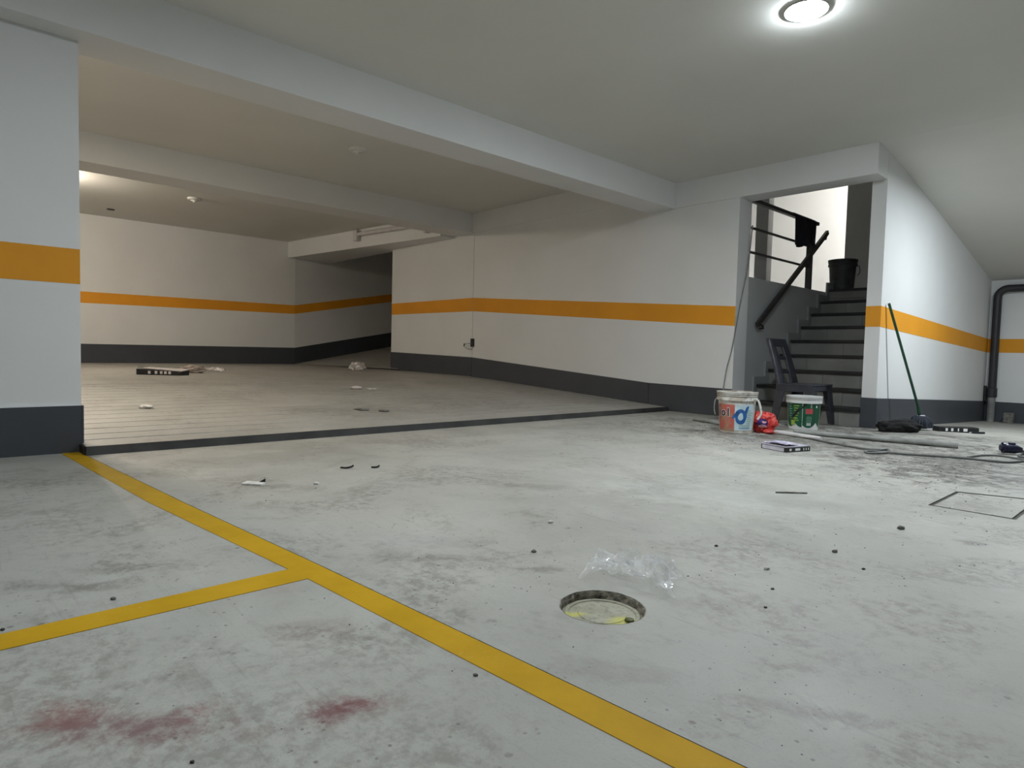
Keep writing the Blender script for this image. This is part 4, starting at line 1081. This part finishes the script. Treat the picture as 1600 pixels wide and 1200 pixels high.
# litter on the hall floor
def curl(px, label, pts, r, mat, name):
    a = onz(*px); P = [(x, y, z + r) for x, y, z in spline(pts, 6)]
    o = MB().tube(P, r, 6).build(name, mat); o.location = tuple(a); o.rotation_euler = (0, 0, vrot); return tag(o, label, 'scrap')
curl((541, 732), 'curved black strip on the hall floor, left one of two', [(-.03, 0, 0), (0, -.008, 0), (.025, .004, .004), (.035, .012, .010)], .005, M['black'], 'rubber_strip')
curl((586, 731.5), 'short black strip on the hall floor, right one of two', [(-.02, 0, 0), (0, 0, 0), (.015, .003, .003), (.02, .010, .008)], .005, M['black'], 'rubber_strip')
curl((1235, 771), 'thin dark stick lying on the floor in front of the buckets', [(-.07, 0, 0), (0, .002, 0), (.08, 0, 0)], .004, M['stone'], 'stick')
a = onz(402, 757)
ps = thing('paper_scrap', 'grey paper scrap with a black corner on the floor left of the strips', 'scrap', tuple(a), vrot)
MB().hexa([(-.07, -.012, .001), (.03, -.03, .001), (.04, -.005, .001), (-.06, .03, .001)], [(-.07, -.012, .006), (.03, -.03, .008), (.04, -.005, .014), (-.06, .03, .010)]).build('sheet', M['stone_light'], ps)
MB().prism([(-.005, .0, .004), (.038, -.008, .004), (.038, -.006, .030)], (.0, .008, 0)).build('black_corner', M['black'], ps)
for px, lx, sd, lab, mt in (((1408, 827), .022, 1.1, 'brown mortar crumb on the floor below the square hatch', 'stone'), ((834, 863), .014, 2.1, 'dark pebble on the floor left of the clear bag', 'stone'),
                        ((1198, 890), .014, 3.4, 'whitish crumb on the floor right of the clear bag', 'stone_light'), ((1304, 863), .015, 4.1, 'pale crumb on the floor between hatch and clear bag', 'stone'),
                        ((1349, 890), .009, 5.1, 'black speck of grit on the floor right of the whitish crumb', 'grit'), ((177, 937), .011, 6.1, 'dark pebble just above the branching yellow line', 'stone'),
                        ((743, 1056), .008, 7.1, 'dark pebble left of the long yellow line near the bottom', 'stone'), ((4, 985), .008, 8.1, 'black crumb at the left edge above the branching line', 'grit'),
                        ((300, 1192), .006, 9.1, 'small dark pebble at the bottom edge of the floor', 'grit'), ((860, 817), .016, 9.7, 'tiny pale chip on the floor above the dark pebble', 'stone_light'),
                        ((494, 757), .020, 9.9, 'white plaster chip on the floor below the black strips', 'stone_light'), ((1207, 921), .008, 10.3, 'light brown grit crumb below the whitish crumb', 'stone'),
                        ((1196, 950), .007, 10.9, 'dark grit crumb lower right of the round cover', 'grit'), ((1119, 854), .010, 11.9, 'dark crumb on the floor above and right of the clear bag', 'grit')):
    scrap(px, lab, lx * .62, lx * .45, lx * .36, M[mt], sd, 'mortar_crumb')
# loose grit, nobody could count it
def grit(name, spots, mat, seed):
    rnd = random.Random(seed); mb = MB()
    for px, sx, sy, cnt, r in spots:
        for _ in range(cnt):
            x, y = px[0] + rnd.gauss(0, sx), px[1] + rnd.gauss(0, sy)
            if y < 655 or x > 1640 or y > 1230: continue
            q = onz(x, y); 
            if q[0] < -4.1 and q[1] > .6: continue
            if q[1] > 6.2 or q[0] < -4.3: continue
            if math.hypot(q[0] - MAN[0], q[1] - MAN[1]) < .13: continue
            k = r * .5 * rnd.uniform(.25, 1.0) ** 1.6 * 1.5; a = rnd.uniform(0, 6.28); k2 = k * rnd.uniform(.5, 1)
            pts = [(q[0] + k * math.cos(a), q[1] + k * math.sin(a), .0005), (q[0] - k2 * math.sin(a), q[1] + k2 * math.cos(a), .0005), (q[0] - k * math.cos(a), q[1] - k * math.sin(a), .0005), (q[0] + k2 * math.sin(a), q[1] - k2 * math.cos(a), .0005), (q[0] + rnd.uniform(-.2, .2) * k, q[1], k2 * .8)]
            mb.add(pts, [(0, 1, 4), (1, 2, 4), (2, 3, 4), (3, 0, 4), (3, 2, 1, 0)])
    o = mb.build(name, mat, floor, kind='stuff'); return o
grit('floor_grit', [((1310, 668), 60, 6, 260, .010), ((1480, 715), 90, 22, 260, .009), ((1200, 690), 90, 12, 160, .009), ((1090, 662), 50, 6, 90, .010),
                    ((1500, 780), 70, 25, 130, .007), ((1300, 830), 220, 60, 150, .006), ((1250, 960), 260, 110, 150, .0035), ((700, 860), 220, 60, 160, .004),
                    ((840, 890), 40, 12, 60, .004), ((920, 905), 70, 30, 80, .003), ((200, 900), 140, 40, 90, .003), ((450, 760), 90, 18, 60, .006), ((1250, 1110), 130, 40, 60, .0025), ((420, 1090), 250, 60, 60, .002)], M['grit'], 5)
